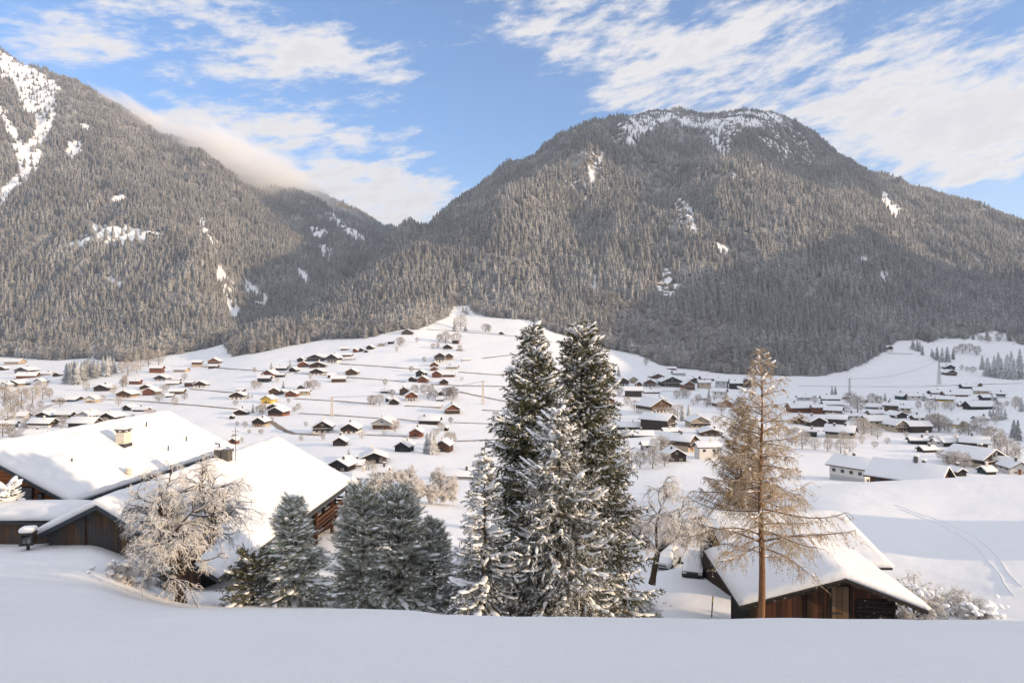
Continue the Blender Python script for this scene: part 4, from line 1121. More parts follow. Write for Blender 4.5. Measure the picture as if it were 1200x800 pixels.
p4 = mast('tall grey lattice mast at the upper field edge', 1100.5, 450.5, 421, True)
def wire(a, b, sag, label):
    n = 20; pts = [a.lerp(b, i / n) - Vector((0, 0, sag * 4 * (i / n) * (1 - i / n))) for i in range(n + 1)]
    tag(MB().tube(pts, .10, 4).build('power_line', M['metal']), label, 'cable')
wire(p1, p2, 3, 'thin power cable between the two pale double pole masts')
wire(p3, p4, 6, 'thin power cable from slim pole mast to lattice mast')

# ------------------------------------------------------------------ village trees
VT = {}
for i in range(3):
    V, T = small_conifer(60 + i, 15 + i, 9, .20 + .02 * i, .07); VT['c%d' % i] = mesh_np('crown', V, [T], M['village_needle'])
    VT['d%d' % i] = small_round(70 + i, 750, (.36 + .04 * i, .6), .10, .022, .14).mesh('crown', M['village_rime'])
    VT['p%d' % i] = small_round(80 + i, 420, (.15, .6), .10, .03, .06).mesh('crown', M['village_rime'])
tb = MB().tube([(0, 0, -.06), (0, 0, .12), (.01, 0, .45), (0, 0, .8)], [.026, .022, .016, .004], 6)
tm = bpy.data.meshes.new('trunk'); tm.from_pydata(tb.v, [], tb.f); tm.materials.append(M['bark'])
TREES = {
 'round grove by the winding road': ('d', [(5, 472, 20), (12, 483, 22), (25, 478, 25), (38, 472, 20), (50, 468, 16), (58, 466, 12), (9, 496, 20), (20, 489, 20), (36, 486, 14), (47, 478, 9), (3, 512, 18), (14, 514, 14), (30, 501, 12)]),
 'dense conifer grove above the valley houses': ('c', [(78, 449, 24), (84, 450, 27), (90, 450, 28), (96, 448, 25), (103, 443, 25), (110, 443, 22), (115, 441, 20), (121, 436, 20), (126, 441, 25), (133, 437, 18), (81, 446, 22), (99, 445, 24), (87, 447, 25), (129, 438, 22), (107, 441, 20)]),
 'valley edge below the forest foot': ('d', [(150, 440, 18), (174, 429, 20), (186, 428, 18), (160, 437, 12), (143, 437, 14), (216, 445, 8), (190, 459, 8), (101, 458, 10), (134, 459, 9), (120, 470, 8), (75, 497, 12), (72, 503, 11)]),
 'pair beside the valley houses': ('p', [(144, 453.5, 14), (147.5, 453, 15)]),
 'hillside round the yellow house': ('d', [(298, 456, 11), (303, 454, 8), (308, 487, 15), (304, 485, 11), (287, 501, 8), (278, 499, 6), (360, 456.5, 11), (367, 456, 12), (363, 455.5, 9), (350, 480, 8), (345, 483, 7), (274, 516, 8), (338, 472, 6)]),
 'small evergreens round the yellow house': ('c', [(291, 467, 8), (295.5, 466, 5), (296.5, 483.5, 11), (318, 432, 7.5), (340, 433, 12), (332, 455, 9), (408.5, 537.5, 12)]),
 'hamlet on the open slope': ('d', [(468.5, 405.5, 11), (540, 386, 18), (569, 389, 10), (573, 389, 9), (522, 402, 14), (535, 402, 13), (513, 408, 7), (438, 475, 13), (445, 475, 14), (434, 473, 10), (486, 462, 12), (497, 463, 14), (505, 465, 15), (510, 468, 11), (523, 467.5, 15), (531, 468.5, 16), (527, 467, 13), (459.5, 465, 9), (539, 412, 8)]),
 'frosted conifers at the slope\'s upper edge': ('c', [(533, 388, 16), (545.5, 387.5, 9), (547, 368, 12), (543, 366, 9)]),
 'lower slope by the road': ('d', [(424, 514, 9), (463, 506, 15), (432, 557, 18), (449, 543, 9), (528, 524, 19), (517, 505, 10), (511, 511, 10), (528, 496, 8), (524, 517, 12), (450, 509, 6)]),
 'wide clump beside the veranda chalet': ('c', [(500.5, 531, 25), (505, 532, 28), (509, 531, 24)]),
 'broadleaf trees between spruces and steep woods': ('d', [(757, 428, 9), (794, 489, 16), (775, 531, 22), (750, 549, 22), (765, 549, 24), (740, 546, 18), (779, 546, 17), (733, 540, 16), (786, 491, 14)]),
 'slim frosted evergreens among the village roofs': ('c', [(725, 441, 13), (800, 493, 20), (807, 487, 14), (831, 474, 20), (837, 474.5, 12), (840, 474, 10)]),
 'evergreens in the flat valley': ('c', [(975, 464, 13), (979, 463.5, 12), (1037, 472, 12), (1082, 470, 10), (1043, 472, 7)]),
 'broadleaf trees along the flat valley row': ('d', [(997, 475.5, 17), (1005, 483, 20), (1001, 478, 15), (1022, 475, 15), (1030, 475, 12), (955, 473, 10), (992, 485, 10), (1012, 508, 20), (1005, 506, 18), (985, 531, 18), (970, 529, 16), (996, 529, 15), (940, 526, 22), (928, 521, 20), (955, 527, 15), (1040, 488, 7)]),
 'frosted grove behind the solar roof': ('d', [(1092, 505, 21), (1100, 506, 22), (1107, 504, 16), (1089, 483, 14), (1096, 481, 12), (1107, 480, 9), (1125, 509, 12), (1135, 510, 14), (1145, 509, 12), (1112, 507, 12)]),
 'tight evergreen clump near the long black house': ('c', [(1160, 491.5, 13), (1164, 492, 15), (1168, 492, 14), (1173, 492, 16), (1178, 491, 13), (1168, 474, 11), (1163, 473, 12), (1197, 482, 17)]),
 'shrubs among the flat valley houses': ('d', [(1180, 476, 7), (1190, 479, 13), (1165, 521, 22), (1160, 512, 14), (1172, 527, 20), (1180, 539, 27), (1120, 549, 22), (1130, 551, 22), (1112, 546, 18), (1190, 541, 18), (1153, 512, 12), (1105, 540, 14), (1062, 512, 7), (1040, 520, 8), (1025, 525, 9), (1010, 520, 10), (1098, 492, 9)]),
 'tall pair above the white gabled house': ('c', [(1188, 513, 22), (1193, 516, 25)]),
 'evergreen row before the big grey house': ('c', [(1029, 562, 19, 190), (1034, 562, 21, 195), (1040.5, 562.5, 23, 188), (1047, 562, 18, 193), (1052, 561, 14, 190), (1071, 562, 29, 186)]),
 'evergreen clump on the high field': ('c', [(1070, 409, 13), (1075, 411, 14), (1078, 412, 13), (1081, 416, 12), (1092, 418, 10), (1098, 422, 16), (1104, 424, 18), (1110, 424, 18), (1117, 421, 13), (1094, 420, 9)]),
 'thick copse at the high field\'s corner': ('c', [(1157, 441, 23), (1165, 442, 26), (1173, 443, 24), (1180, 444, 30), (1188, 445, 26), (1196, 444, 25), (1151, 433, 18), (1185, 436, 26), (1170, 434, 22), (1195, 432, 24)]),
 'bushes on the high field': ('d', [(1127, 434, 7), (1133, 435, 6), (1140, 437, 8), (1120, 415, 10), (1128, 414, 12), (1136, 413, 11), (1145, 417, 12)]),
}
def more_trees():
    # rimed trees and hedges between the houses, clear of their walls
    for cname, (x0, x1, y0, y1), n, hs in (('gardens of the flat valley houses', (925, 1195, 470, 545), 20, (9, 17)), ('gardens between spruces and slim larch', (705, 850, 452, 540), 16, (8, 15)),
                                     ('gardens of the valley edge hamlet', (5, 240, 432, 500), 18, (6, 12)), ('gardens by the yellow house slope', (275, 430, 425, 520), 12, (5, 9)), ('gardens along the hamlet on open slope', (448, 545, 400, 475), 12, (5, 10))):
        rng = random.Random(len(cname)); rows = []
        for _ in range(900):
            px, py = rng.uniform(x0, x1), rng.uniform(y0, y1)
            if x0 < 20 and px < 130 and 412 < py < 455: continue
            if all(not (abs(px - a) < w * .5 + 4 and b - h - 3 < py < b + 4) for a, b, w, h in USED) and all(abs(px - r[0]) > 4 for r in rows) and any(abs(px - a) < w * .5 + 14 and abs(py - b) < 10 for a, b, w, h in USED):
                rows.append((round(px, 1), round(py, 1), rng.uniform(*hs)))
                if len(rows) == n: break
        TREES[cname] = ('d', rows)
more_trees()
def village_trees():
    k = 0
    for cname, (ty, rows) in TREES.items():
        order = sorted(range(len(rows)), key=lambda i: rows[i][0]); rank = {i: r for r, i in enumerate(order)}
        tall = max(range(len(rows)), key=lambda i: rows[i][2])
        for i, (px, py, hp, *dd) in enumerate(rows):
            k += 1; rng = random.Random(k)
            x, d, z = at(px, dd[0]) if dd else hit(px, py, dmin=150)
            if dd: hp = hp + (CY - F * z / d) - py
            H = max(hp * d / F, 2.5)
            word = {'c': 'snowy conifer', 'd': 'frost covered bare tree', 'p': 'slim columnar tree'}[ty]
            lab = f'{ORD[rank[i]]} {word} from left, {cname}'
            t = thing({'c': 'conifer_tree', 'd': 'frosted_tree', 'p': 'columnar_tree'}[ty], lab, 'tree', (x, d, z - .1), rng.uniform(0, 6.28), 'trees of the snowy valley village')
            wf = H * {'c': rng.uniform(.95, 1.25), 'd': rng.uniform(.9, 1.3), 'p': 1.0}[ty]
            if cname.startswith('wide clump'): wf *= 1.1
            t.scale = (wf, wf, H)
            link('trunk', tm, t); link('crown', VT[ty + str(k % 3)], t)
village_trees()
# ------------------------------------------------------------------ the near buildings
def rot2(x, y, a): return x * math.cos(a) - y * math.sin(a), x * math.sin(a) + y * math.cos(a)
M['old_planks'] = plank_mat('old_planks', [(.035, .028, .024), (.085, .056, .036), (.17, .095, .050)], .22, 0, weather=(.065, .063, .062))
M['orange_wood'] = plank_mat('orange_cladding', [(.16, .055, .020), (.24, .085, .032), (.29, .11, .045)], .24, 2)
M['barn_planks'] = plank_mat('barn_planks', [(.024, .014, .010), (.055, .028, .017), (.12, .048, .025)], .26, 0)
M['barn_logs'] = plank_mat('barn_logs', [(.018, .015, .013), (.04, .031, .025)], .27, 2, snowy=.36)
M['door_wood'] = plank_mat('door_wood', [(.10, .062, .035), (.17, .11, .065)], .3, 0)
M['post_wood'] = plank_mat('balcony_wood', [(.028, .014, .010), (.07, .030, .018)], .5, 2)
M['green_cloth'] = plain('green_fabric', (.02, .10, .06), .8, .2, 4)

def snow_roof(name, cs, y0, y1, t, m, parent, seed=0, ny=60, lump=.11, grooves=(), sag=0.0):
    """snow lying on a roof: cs = cross-section line (x,z) of the roof top; rounded edges, uneven surface"""
    rng = np.random.default_rng(seed)
    xs = []; 
    for (a, b), (c, d) in zip(cs[:-1], cs[1:]):
        n = max(4, int(abs(c - a) / .22)); xs += [(a + (c - a) * i / n, b + (d - b) * i / n) for i in range(n)]
    xs.append(cs[-1]); xs = np.array(xs); n = len(xs)
    ny = max(24, int((y1 - y0) / .28)); ys = np.linspace(y0, y1, ny)
    X, Y = np.meshgrid(xs[:, 0], ys); Zr = np.tile(xs[:, 1], (ny, 1))
    # ridge rounded off
    Zs = Zr.copy()
    for _ in range(3): Zs[:, 1:-1] = (Zs[:, :-2] + 2 * Zs[:, 1:-1] + Zs[:, 2:]) / 4
    ex = np.minimum(X - X[0, 0], X[0, -1] - X); ey = np.minimum(Y - y0, y1 - Y)
    e = np.minimum(ex, ey); edge = np.sqrt(np.clip(1 - (1 - np.clip(e / (t * 1.1), 0, 1)) ** 2, 0, 1))
    h = t * (.40 + .60 * edge) + lump * fbm(X / 1.7 + seed, Y / 1.7, 3) * np.clip(e, 0, 1)
    for (xa, xb, ya, yb, dh) in grooves:
        h += dh * sstep(xa, xa + .25, X) * (1 - sstep(xb - .9, xb, X)) * sstep(ya, ya + .4, Y) * (1 - sstep(yb - .4, yb, Y))
    # the lip hangs a little over the edge
    ov = .10 * (1 - np.clip(e / .3, 0, 1))
    top = np.stack([X + np.sign(X - X.mean()) * ov * (ex < .3), Y + np.sign(Y - Y.mean()) * ov * (ey < .3), Zs + h], -1)
    bot = np.stack([X, Y, Zr + .004], -1)
    V = np.concatenate([top.reshape(-1, 3), bot.reshape(-1, 3)]); N = n * ny
    idx = np.arange(N).reshape(ny, n)
    q = [np.stack([idx[:-1, :-1], idx[:-1, 1:], idx[1:, 1:], idx[1:, :-1]], -1).reshape(-1, 4)]
    q.append(q[0][:, ::-1] + N)
    loop = np.concatenate([idx[0, :], idx[1:, -1], idx[-1, -2::-1], idx[-2:0:-1, 0]]); nx = np.roll(loop, -1)
    q.append(np.stack([loop, loop + N, nx + N, nx], -1))
    return link(name, mesh_np(name, V, q, m, True), parent)

def roof_slab(name, cs, y0, y1, t, m, parent):
    lo = [(x, z - t) for x, z in cs]
    return MB().prism(lo + cs[::-1], y0, y1).build(name, m, parent)

def near_houses():
    YAW = -math.radians(2.9)          # the ridge runs away from us, a touch to the right
    # front farmhouse: origin under the ridge at the front gable
    ax, ay, az = pix(112.5, 592, 40)
    t = thing('farmhouse', 'long farmhouse with weathered dark plank gable behind the frosted round tree', 'house', (ax, ay, az), YAW)
    Lh = 27.2; xl, zl = -3.85, -1.90; xr, zr = 7.3, -4.15
    cs = [(xl, zl), (0, 0), (xr, zr)]
    gy = .55
    MB().prism([(xl + .55, -9), (xr - 1.3, -9), (xr - 1.3, zr + .75 - .25), (0, -.26), (xl + .55, zl + .02)], gy, Lh - .7).build('wall', M['old_planks'], t)
    # framing boards of the gable
    b = MB().box(-1.05, -.93, gy - .06, gy - .004, -4.5, -.85).box(2.1, 2.2, gy - .05, gy - .004, -4.5, -1.5)
    b.build('gable_post', M['post_wood'], t)
    rf = roof_slab('roof', cs, 0, Lh, .26, M['slate'], t)
    snow_roof('snow_cover', cs, .02, Lh - .02, .46, M['roof_snow'], rf, 3, lump=.13)
    # eaves strip and rafter ends on the far right corner
    MB().box(xr - .03, xr + .10, .1, Lh - .1, zr - .34, zr - .18).build('gutter', M['slate'], t)
    # balcony under the right eaves at the far end
    bz = zr - 2.35; x0, x1 = xr - 2.6, xr - .25
    b = MB().box(x0, x1, Lh - 9.5, Lh - .3, bz - .18, bz)
    for k in range(3): b.box(x1 - .06, x1, Lh - 9.5, Lh - .3, bz + .22 + k * .32, bz + .42 + k * .32)
    for k in range(3): b.box(x0, x1, Lh - .36, Lh - .30, bz + .22 + k * .32, bz + .42 + k * .32)
    bal = b.build('balcony', M['post_wood'], t)
    for y in (Lh - 9.2, Lh - 5, Lh - .4): MB().box(x1 - .22, x1 + .02, y - .12, y + .12, -8, zr - .05).build('post', M['post_wood'], t)
    MB().box(x1 - .10, x1 + .06, Lh - 9.5, Lh - .3, bz + 1.05, bz + 1.15).build('rail', M['brown'], bal)
    for y in (Lh - 8, Lh - 5.8, Lh - 3.4):
        w = MB().box(xr - 1.34, xr - 1.26, y - .7, y + .7, bz + .6, bz + 1.9).build('window', M['frame'], t)
        MB().box(xr - 1.25, xr - 1.22, y - .6, y + .6, bz + .7, bz + 1.8).build('pane', M['glass'], w)
    MB().box(xr - 1.28, xr - 1.20, 7.5, 12.8, zr - 1.9, zr - .35).build('awning', M['green_cloth'], t)
    # dark twin flue chimney and thin antenna on the ridge
    cy = 15.0; cx = .35
    c = MB().box(cx - .55, cx - .05, cy - .4, cy + .4, -.6, .95).box(cx + .05, cx + .58, cy - .42, cy + .42, -.6, .84).build('chimney', M['dstone'], t)
    MB().box(cx - .62, cx + .0, cy - .46, cy + .46, .952, 1.1).build('snow_cap', M['snow'], c)
    MB().tube([(cx - .3, cy, 1.0), (cx - .3, cy, 1.35), (cx - .65, cy, 1.4)], .06, 6).build('flue_hood', M['metal'], c)
    a = MB().tube([(1.1, cy + .6, -.4), (1.1, cy + .6, 2.6)], .022, 5)
    a.tube([(.8, cy + .6, 2.3), (1.4, cy + .6, 2.3)], .015, 4); a.tube([(.9, cy + .6, 2.0), (1.3, cy + .6, 2.0)], .015, 4)
    a.build('antenna', M['metal'], t)

    # back house: origin at the right eave's near end
    ex, ey, ez = pix(83, 590.5, 46)
    t = thing('farmhouse', 'big snow roofed house with cream chimney and orange brown boarded gable', 'house', (ex, ey, ez), YAW)
    w = 6.9; L2 = 24; up = 3.55
    cs = [(-2 * w, 0), (-w, up), (0, 0)]
    MB().prism([(-2 * w + .9, -9), (-.75, -9), (-.75, .08), (-w, up - .32), (-2 * w + .9, .2)], 1.0, L2 - .8).build('wall', M['orange_wood'], t)
    MB().box(-2 * w + .85, -.70, .94, L2 - .7, -9, -1.0).build('plaster_base', M['white'], t)
    rf = roof_slab('roof', cs, 0, L2, .24, M['slate'], t)
    # melted strips over hidden panels leave two long swellings in the snow
    snow_roof('snow_cover', cs, .02, L2 - .02, .50, M['roof_snow'], rf, 9, lump=.11, grooves=[(-4.1, -.9, 2.6, 5.0, .20), (-5.9, -2.2, 6.6, 9.4, .20)])
    for xx, zz, ww, hh in ((-3.9, .45, .95, .85), (-2.85, .25, .28, .42), (-5.3, .85, .35, .4)):
        wn = MB().box(xx - ww / 2 - .08, xx + ww / 2 + .08, .90, .985, zz - hh / 2 - .08, zz + hh / 2 + .08).build('window', M['post_wood'], t)
        MB().box(xx - ww / 2, xx + ww / 2, .86, .895, zz - hh / 2, zz + hh / 2).build('pane', M['glass'], wn)
    # cream chimney with a slab on feet
    cx, cy = -3.5, 11.2; zc = up * (1 - (abs(cx + w)) / w)
    c = MB().box(cx - .36, cx + .36, cy - .48, cy + .48, zc - .3, zc + 1.55).build('chimney', M['stone'], t)
    s = MB().box(cx - .44, cx + .44, cy - .56, cy + .56, zc + 1.70, zc + 1.80)
    for sx in (-.28, .28):
        for sy in (-.38, .38): s.box(cx + sx - .07, cx + sx + .07, cy + sy - .07, cy + sy + .07, zc + 1.55, zc + 1.70)
    sl = s.build('cover_slab', M['dstone'], c)
    MB().box(cx - .47, cx + .47, cy - .59, cy + .59, zc + 1.803, zc + 2.02).build('snow_cap', M['snow'], c, bevel=.1)
    MB().box(cx - .43, cx + .43, cy - .55, cy + .55, zc - .05, zc + .60).build('flashing', M['slate'], c)
    # small round vent near the eave
    v = MB()
    v.tube([(-.35, 6.9, .1), (-.35, 6.9, 1.15)], .17, 10)
    for k in range(3): v.tube([(-.35, 6.9, .62 + k * .22), (-.35, 6.9, .70 + k * .22)], .27, 10)
    vv = v.build('vent_pipe', M['stone'], t)
    MB().tube([(-.35, 6.9, 1.16), (-.35, 6.9, 1.34)], [.26, .14], 10).build('snow_cap', M['snow'], vv)
    for i, (sx, sy) in enumerate(((-1.5, 14.5), (-2.8, 4), (-5, 17), (-2, 18.5))):
        zz = up * (1 - abs(sx + w) / w); MB().tube([(sx, sy, zz), (sx, sy, zz + .95)], .05, 5).build('roof_stake', M['metal'], t)

    # low shed with a thick snow slab in front of the back house
    x, y, z = pix(38, 623, 41.5)
    t = thing('shed', 'low dark plank shed under a thick slab of snow beside the farmhouse', 'shed', (x, y, z), YAW)
    MB().box(-5.2, 1.2, 0, 2.6, -2, .55).build('wall', M['old_planks'], t)
    rf = MB().box(-5.6, 1.9, -.35, 3.0, .551, .68).build('roof', M['slate'], t)
    snow_roof('snow_cover', [(-5.6, .68), (1.9, .80)], -.35, 3.0, .62, M['roof_snow'], rf, 5, lump=.05)

    # wooden bird feeder box on a post
    x, y, z = hit(33, 644, dmin=20); z += .42
    t = thing('bird_feeder', 'small wooden lantern box with a snow cap standing in the snow', 'bird feeder', (x, y, z), .25)
    b = MB()
    for sx in (-.28, .28):
        for sy in (-.28, .28): b.box(sx - .05, sx + .05, sy - .05, sy + .05, -.02, .52)
    b.box(-.36, .36, -.36, .36, -.10, -.02); b.box(-.36, .36, -.36, .36, .52, .60)
    b.box(-.25, .25, .22, .26, 0, .5); b.box(-.26, -.22, -.25, .25, 0, .5); b.box(-.02, .02, -.30, -.26, 0, .52)
    b.build('box', M['old_planks'], t)
    MB().box(-.22, .2, -.2, .2, 0, .36).build('seed_jar', M['village_needle'], t)
    MB().tube([(0, 0, -2.2), (0, 0, -.1)], .09, 7).build('post', M['old_planks'], t)
    MB().box(-.40, .40, -.40, .40, .602, .93).build('snow_cap', M['snow'], t, bevel=.18, seg=3)
near_houses()

def barns():
    # barn: origin at the ridge above the front gable; the ridge runs away to the left
    D = 34.0
    x, y, z = pix(991, 678, D)
    yaw = -math.atan2(666 - 600, 800)
    t = thing('barn', 'dark wooden hay barn with low snowy gable roof behind the slim larch', 'barn', (x, y, z), yaw)
    L = 8.6; xl, zl = -5.15, -1.52; xr, zr = 3.95, -1.46
    cs = [(xl, zl), (0, 0), (xr, zr)]
    g = .75; wl, wr = xl + .72, xr - 1.35
    zz = lambda q: -.20 + (zl / xl * q if q < 0 else zr / xr * q)
    MB().prism([(wl, -4.5), (wr, -4.5), (wr, zz(wr)), (0, zz(0)), (wl, zz(wl))], g, 5.0).build('wall', M['barn_planks'], t)
    # log-built right part with crossing ends
    b = MB(); k = 0; zt = -3.9
    while zt < -1.15:
        q1 = min(wr + .02, zt * xr / zr - .35) if zt > -1.3 else wr + .02
        b.tube([(.75, g - .01, zt), (q1 + (.16 if k % 2 else .05), g - .01, zt)], .125, 8)
        b.tube([(wr, g - (.20 if k % 2 else .08), zt + .1), (wr, 5.0, zt + .1)], .12, 8)
        zt += .255; k += 1
    b.build('log_wall', M['barn_logs'], t, sm=True)
    # plank door with iron bar, corner posts, battens
    d = MB().box(-.42, .40, g - .10, g - .02, -3.6, -.62).box(-.36, .34, g - .13, g - .101, -1.5, -1.35).box(-.36, .34, g - .13, g - .101, -3.0, -2.85).build('door', M['door_wood'], t)
    MB().box(-.50, .05, g - .16, g - .131, -1.98, -1.92).build('latch', M['metal'], d)
    pb = MB().box(wl - .06, wl + .16, g - .07, g - .004, -4.5, zz(wl) - .05).box(-1.62, -1.46, g - .07, g - .004, -4.5, -.62).box(-.60, -.47, g - .07, g - .004, -4.5, -.45).box(.47, .62, g - .07, g - .004, -4.5, -.45)
    pb.box(-.42, .40, g - .06, g - .004, -.60, -.48)
    pb.build('post', M['dark'], t)
    rf = roof_slab('roof', cs, 0, L, .14, M['fascia'], t)
    # shingle ends along the verge
    b = MB()
    for s, (xe, ze) in ((-1, (xl, zl)), (1, (xr, zr))):
        n = 16
        for i in range(n):
            f0, f1 = i / n, (i + .86) / n; dz = .02 + .03 * ((i * 7) % 3)
            b.add([(xe * f0, -.05, ze * f0 - .14), (xe * f1, -.05, ze * f1 - .14), (xe * f1, -.05, ze * f1 - .17 - dz), (xe * f0, -.05, ze * f0 - .17 - dz), (xe * f0, .18, ze * f0 - .14), (xe * f1, .18, ze * f1 - .14), (xe * f1, .18, ze * f1 - .17 - dz), (xe * f0, .18, ze * f0 - .17 - dz)],
                  [(0, 1, 2, 3), (4, 7, 6, 5), (3, 2, 6, 7), (1, 5, 6, 2), (0, 3, 7, 4)])
    b.build('shingle_edge', M['barn_logs'], rf)
    snow_roof('snow_cover', cs, .02, L - .02, .42, M['roof_snow'], rf, 12, lump=.05)

    # second hut whose roof shows behind the barn
    x, y, z = 15.2, 54, -13.75
    t = thing('hut', 'snow covered hut roof half hidden behind the dark hay barn', 'hut', (x, y, z), -math.pi / 2)
    cs = [(-4.2, -1.3), (0, 0), (7.2, -1.75)]
    MB().prism([(-3.4, -7), (6.2, -7), (6.2, -1.75), (0, -.25), (-3.4, -1.35)], .6, 10.2).build('wall', M['dark'], t)
    rf = roof_slab('roof', cs, 0, 10.9, .16, M['fascia'], t)
    snow_roof('snow_cover', cs, .02, 10.88, .42, M['roof_snow'], rf, 21)
barns()

# ------------------------------------------------------------------ parked cars under snow
def car(px, d, yaw, label, body, seed):
    x, y, z = at(px, d)
    t = thing('car', label, 'car', (x, y, z), yaw, 'cars parked below the hut')
    # profile along the length (front looks to -y): a hatchback
    prof = [(-2.05, .32), (-2.08, .62), (-1.95, .80), (-1.0, .95), (-.35, 1.38), (.25, 1.48), (1.15, 1.42), (1.85, 1.0), (2.02, .85), (2.03, .35)]
    hw = [.80, .84, .84, .82, .66, .62, .64, .78, .80, .80]
    V = []; n = len(prof)
    for s in (-1, 1):
        for (yy, zz), w in zip(prof, hw): V.append((s * w, yy, zz))
    fs = [tuple(range(n)), tuple(reversed(range(n, 2 * n)))] + [(i, i + n, (i + 1) % n + n, (i + 1) % n) for i in range(n)]
    MB().add(V, fs).build('body', body, t, bevel=.06)
    for s in (-1, 1):
        for yy in (-1.3, 1.3):
            w = MB().tube([(s * .66, yy, .31), (s * .86, yy, .31)], .31, 16).build('wheel', M['tyre'], t)
            MB().tube([(s * .862, yy, .31), (s * .875, yy, .31)], .19, 12).build('rim', M['metal'], w)
        MB().box(s * .62 - .16, s * .62 + .16, -2.10, -2.02, .66, .78).build('headlight', M['frame'], t)
        MB().box(s * .90 - .09, s * .90 + .09, -.75, -.6, .98, 1.12).build('mirror', body, t)
    MB().box(-.48, .48, -2.115, -2.05, .60, .70).box(-.7, .7, -2.11, -2.04, .36, .46).build('grille', M['fascia'], t)
    MB().add([(-.72, -1.0, .975), (.72, -1.0, .975), (.60, -.42, 1.36), (-.60, -.42, 1.36), (-.72, -1.0, .99), (.72, -1.0, .99), (.60, -.42, 1.375), (-.60, -.42, 1.375)], [(0, 3, 2, 1), (4, 5, 6, 7), (0, 1, 5, 4), (1, 2, 6, 5), (2, 3, 7, 6), (3, 0, 4, 7)]).build('windscreen', M['glass'], t)
    # the load of snow on bonnet, screen and roof
    g = np.linspace(0, 1, 22); u = np.linspace(-1, 1, 13)
    pr = np.array([(-1.98, .80), (-1.0, .96), (-.35, 1.39), (.25, 1.49), (1.15, 1.43), (1.80, 1.05)]); ww = np.array([.80, .80, .65, .62, .63, .76])
    ln = np.linspace(0, 1, len(pr)); yy = np.interp(g, ln, pr[:, 0]); zz = np.interp(g, ln, pr[:, 1]); wd = np.interp(g, ln, ww)
    Y, U = np.meshgrid(np.arange(22), u, indexing='ij')
    X = U * wd[Y]; YY = yy[Y]; e = np.clip((1 - np.abs(U)) * 3.2, 0, 1) * np.clip(np.minimum(g[Y], 1 - g[Y]) * 9, 0, 1)
    Z = zz[Y] + .02 + .22 * np.sqrt(e) + .03 * fbm(X * 2 + seed, YY * 2, 2)
    idx = np.arange(22 * 13).reshape(22, 13); q = np.stack([idx[:-1, :-1], idx[:-1, 1:], idx[1:, 1:], idx[1:, :-1]], -1).reshape(-1, 4)
    Vt = np.stack([X, YY, Z], -1).reshape(-1, 3); Vb = Vt.copy(); Vb[:, 2] = (zz[Y] + .012).ravel(); N = len(Vt)
    loop = np.concatenate([idx[0, :], idx[1:, -1], idx[-1, -2::-1], idx[-2:0:-1, 0]]); nx = np.roll(loop, -1)
    link('snow_cover', mesh_np('snow_cover', np.vstack([Vt, Vb]), [q, q[:, ::-1] + N, np.stack([loop, loop + N, nx + N, nx], -1)], M['snow'], True), t)
M['tyre'] = plain('tyre', (.015, .015, .016), .9, .1, 5)
M['car_dark'] = plain('dark_car_paint', (.03, .032, .036), .25, .05, 1, .5)
M['car_silver'] = plain('silver_car_paint', (.42, .43, .44), .3, .05, 1, .5, .5)
car(813, 57.5, -.32, 'dark car with snow on its bonnet and roof facing the camera', M['car_dark'], 3)
car(782, 62.5, -.5, 'pale car almost buried in snow beside the leaning bare tree', M['car_silver'], 8)

# marker stake with a yellow top
x, y, z = at(833, 41)
z = (CY - 724) / F * 41
t = thing('snow_stake', 'thin leaning snow stake with a yellow top near the barn', 'snow stake', (x, y, z))
MB().tube([(0, 0, -.8), (.10, 0, 1.0)], .035, 7).build('pole', M['dark'], t)
MB().tube([(.10, 0, 1.0), (.125, 0, 1.32)], .045, 7).build('reflector', M['yellow'], t)
# fallen timber near the small firs
x, y, z = at(388, 37)
t = tag(MB().tube([(-1.0, 0, .12), (.2, .1, .16), (1.3, .25, .14)], [.09, .10, .09], 8).build('log', M['brown']), 'short brown log lying in snow between the small firs', 'log'); t.location = (x, y, z)
# ------------------------------------------------------------------ near trees
BIG = dict(spacing=.29, per=7, tuft=.19, tw=.05, step=.15)
spruce_thing('spruce', 'tall dark green spruce with thin snow, on the clump\'s shaded side', 625, 34, 377, 100, 1, sinks=.6, snow=.5, tws=.12, droop=.30, up=.22, hang=.45, pw=.80, **BIG)
spruce_thing('spruce', 'tallest sunlit spruce with warm yellowish snowy tips, behind the laden one', 682, 35, 374, 90, 2, sinks=.6, snow=.55, rime=.22, tws=.12, droop=.35, up=.22, hang=.5, pw=.62, **BIG)
spruce_thing('spruce', 'heavily snow laden spruce standing in front of the two tall ones', 655, 30, 478, 84, 3, ndl='needle_frost', sinks=.6, spacing=.32, per=6, tuft=.16, tw=.045, step=.13, snow=.6, rime=.35, droop=.55, up=.12, hang=.75, pw=.60, blob=1.0)
spruce_thing('spruce', 'young snow laden spruce with bare spindly top beside the tall clump', 567, 29.5, 526, 55, 4, ndl='needle_frost', sinks=.5, spacing=.30, per=5, tuft=.14, tw=.04, step=.11, snow=.8, rime=.4, droop=.32, up=.25, hang=.5, pw=1.05, blob=1.0, twig_f=.5)
PINE = dict(spacing=.23, per=7, tuft=.22, tw=.026, tws=.12, rime=.6, step=.10, droop=-.08, up=.55, hang=-.15, twig_f=.48)
spruce_thing('fir', 'bushy frosted young pine with two tips, next to the farmhouse corner', 424, 35, 571, 42, 5, ndl='needle_pine', base=706, snow=.40, pw=.45, z0=.01, **PINE)
spruce_thing('fir', 'wider bushy frosted pine touching the two-tipped one', 466, 35.5, 578, 52, 6, ndl='needle_pine', base=706, snow=.40, pw=.45, z0=.01, **PINE)
spruce_thing('fir', 'low frosted pine squeezed between wide pine and young spruce', 508, 36, 612, 30, 7, ndl='needle_pine', base=708, snow=.5, pw=.6, z0=.01, **PINE)
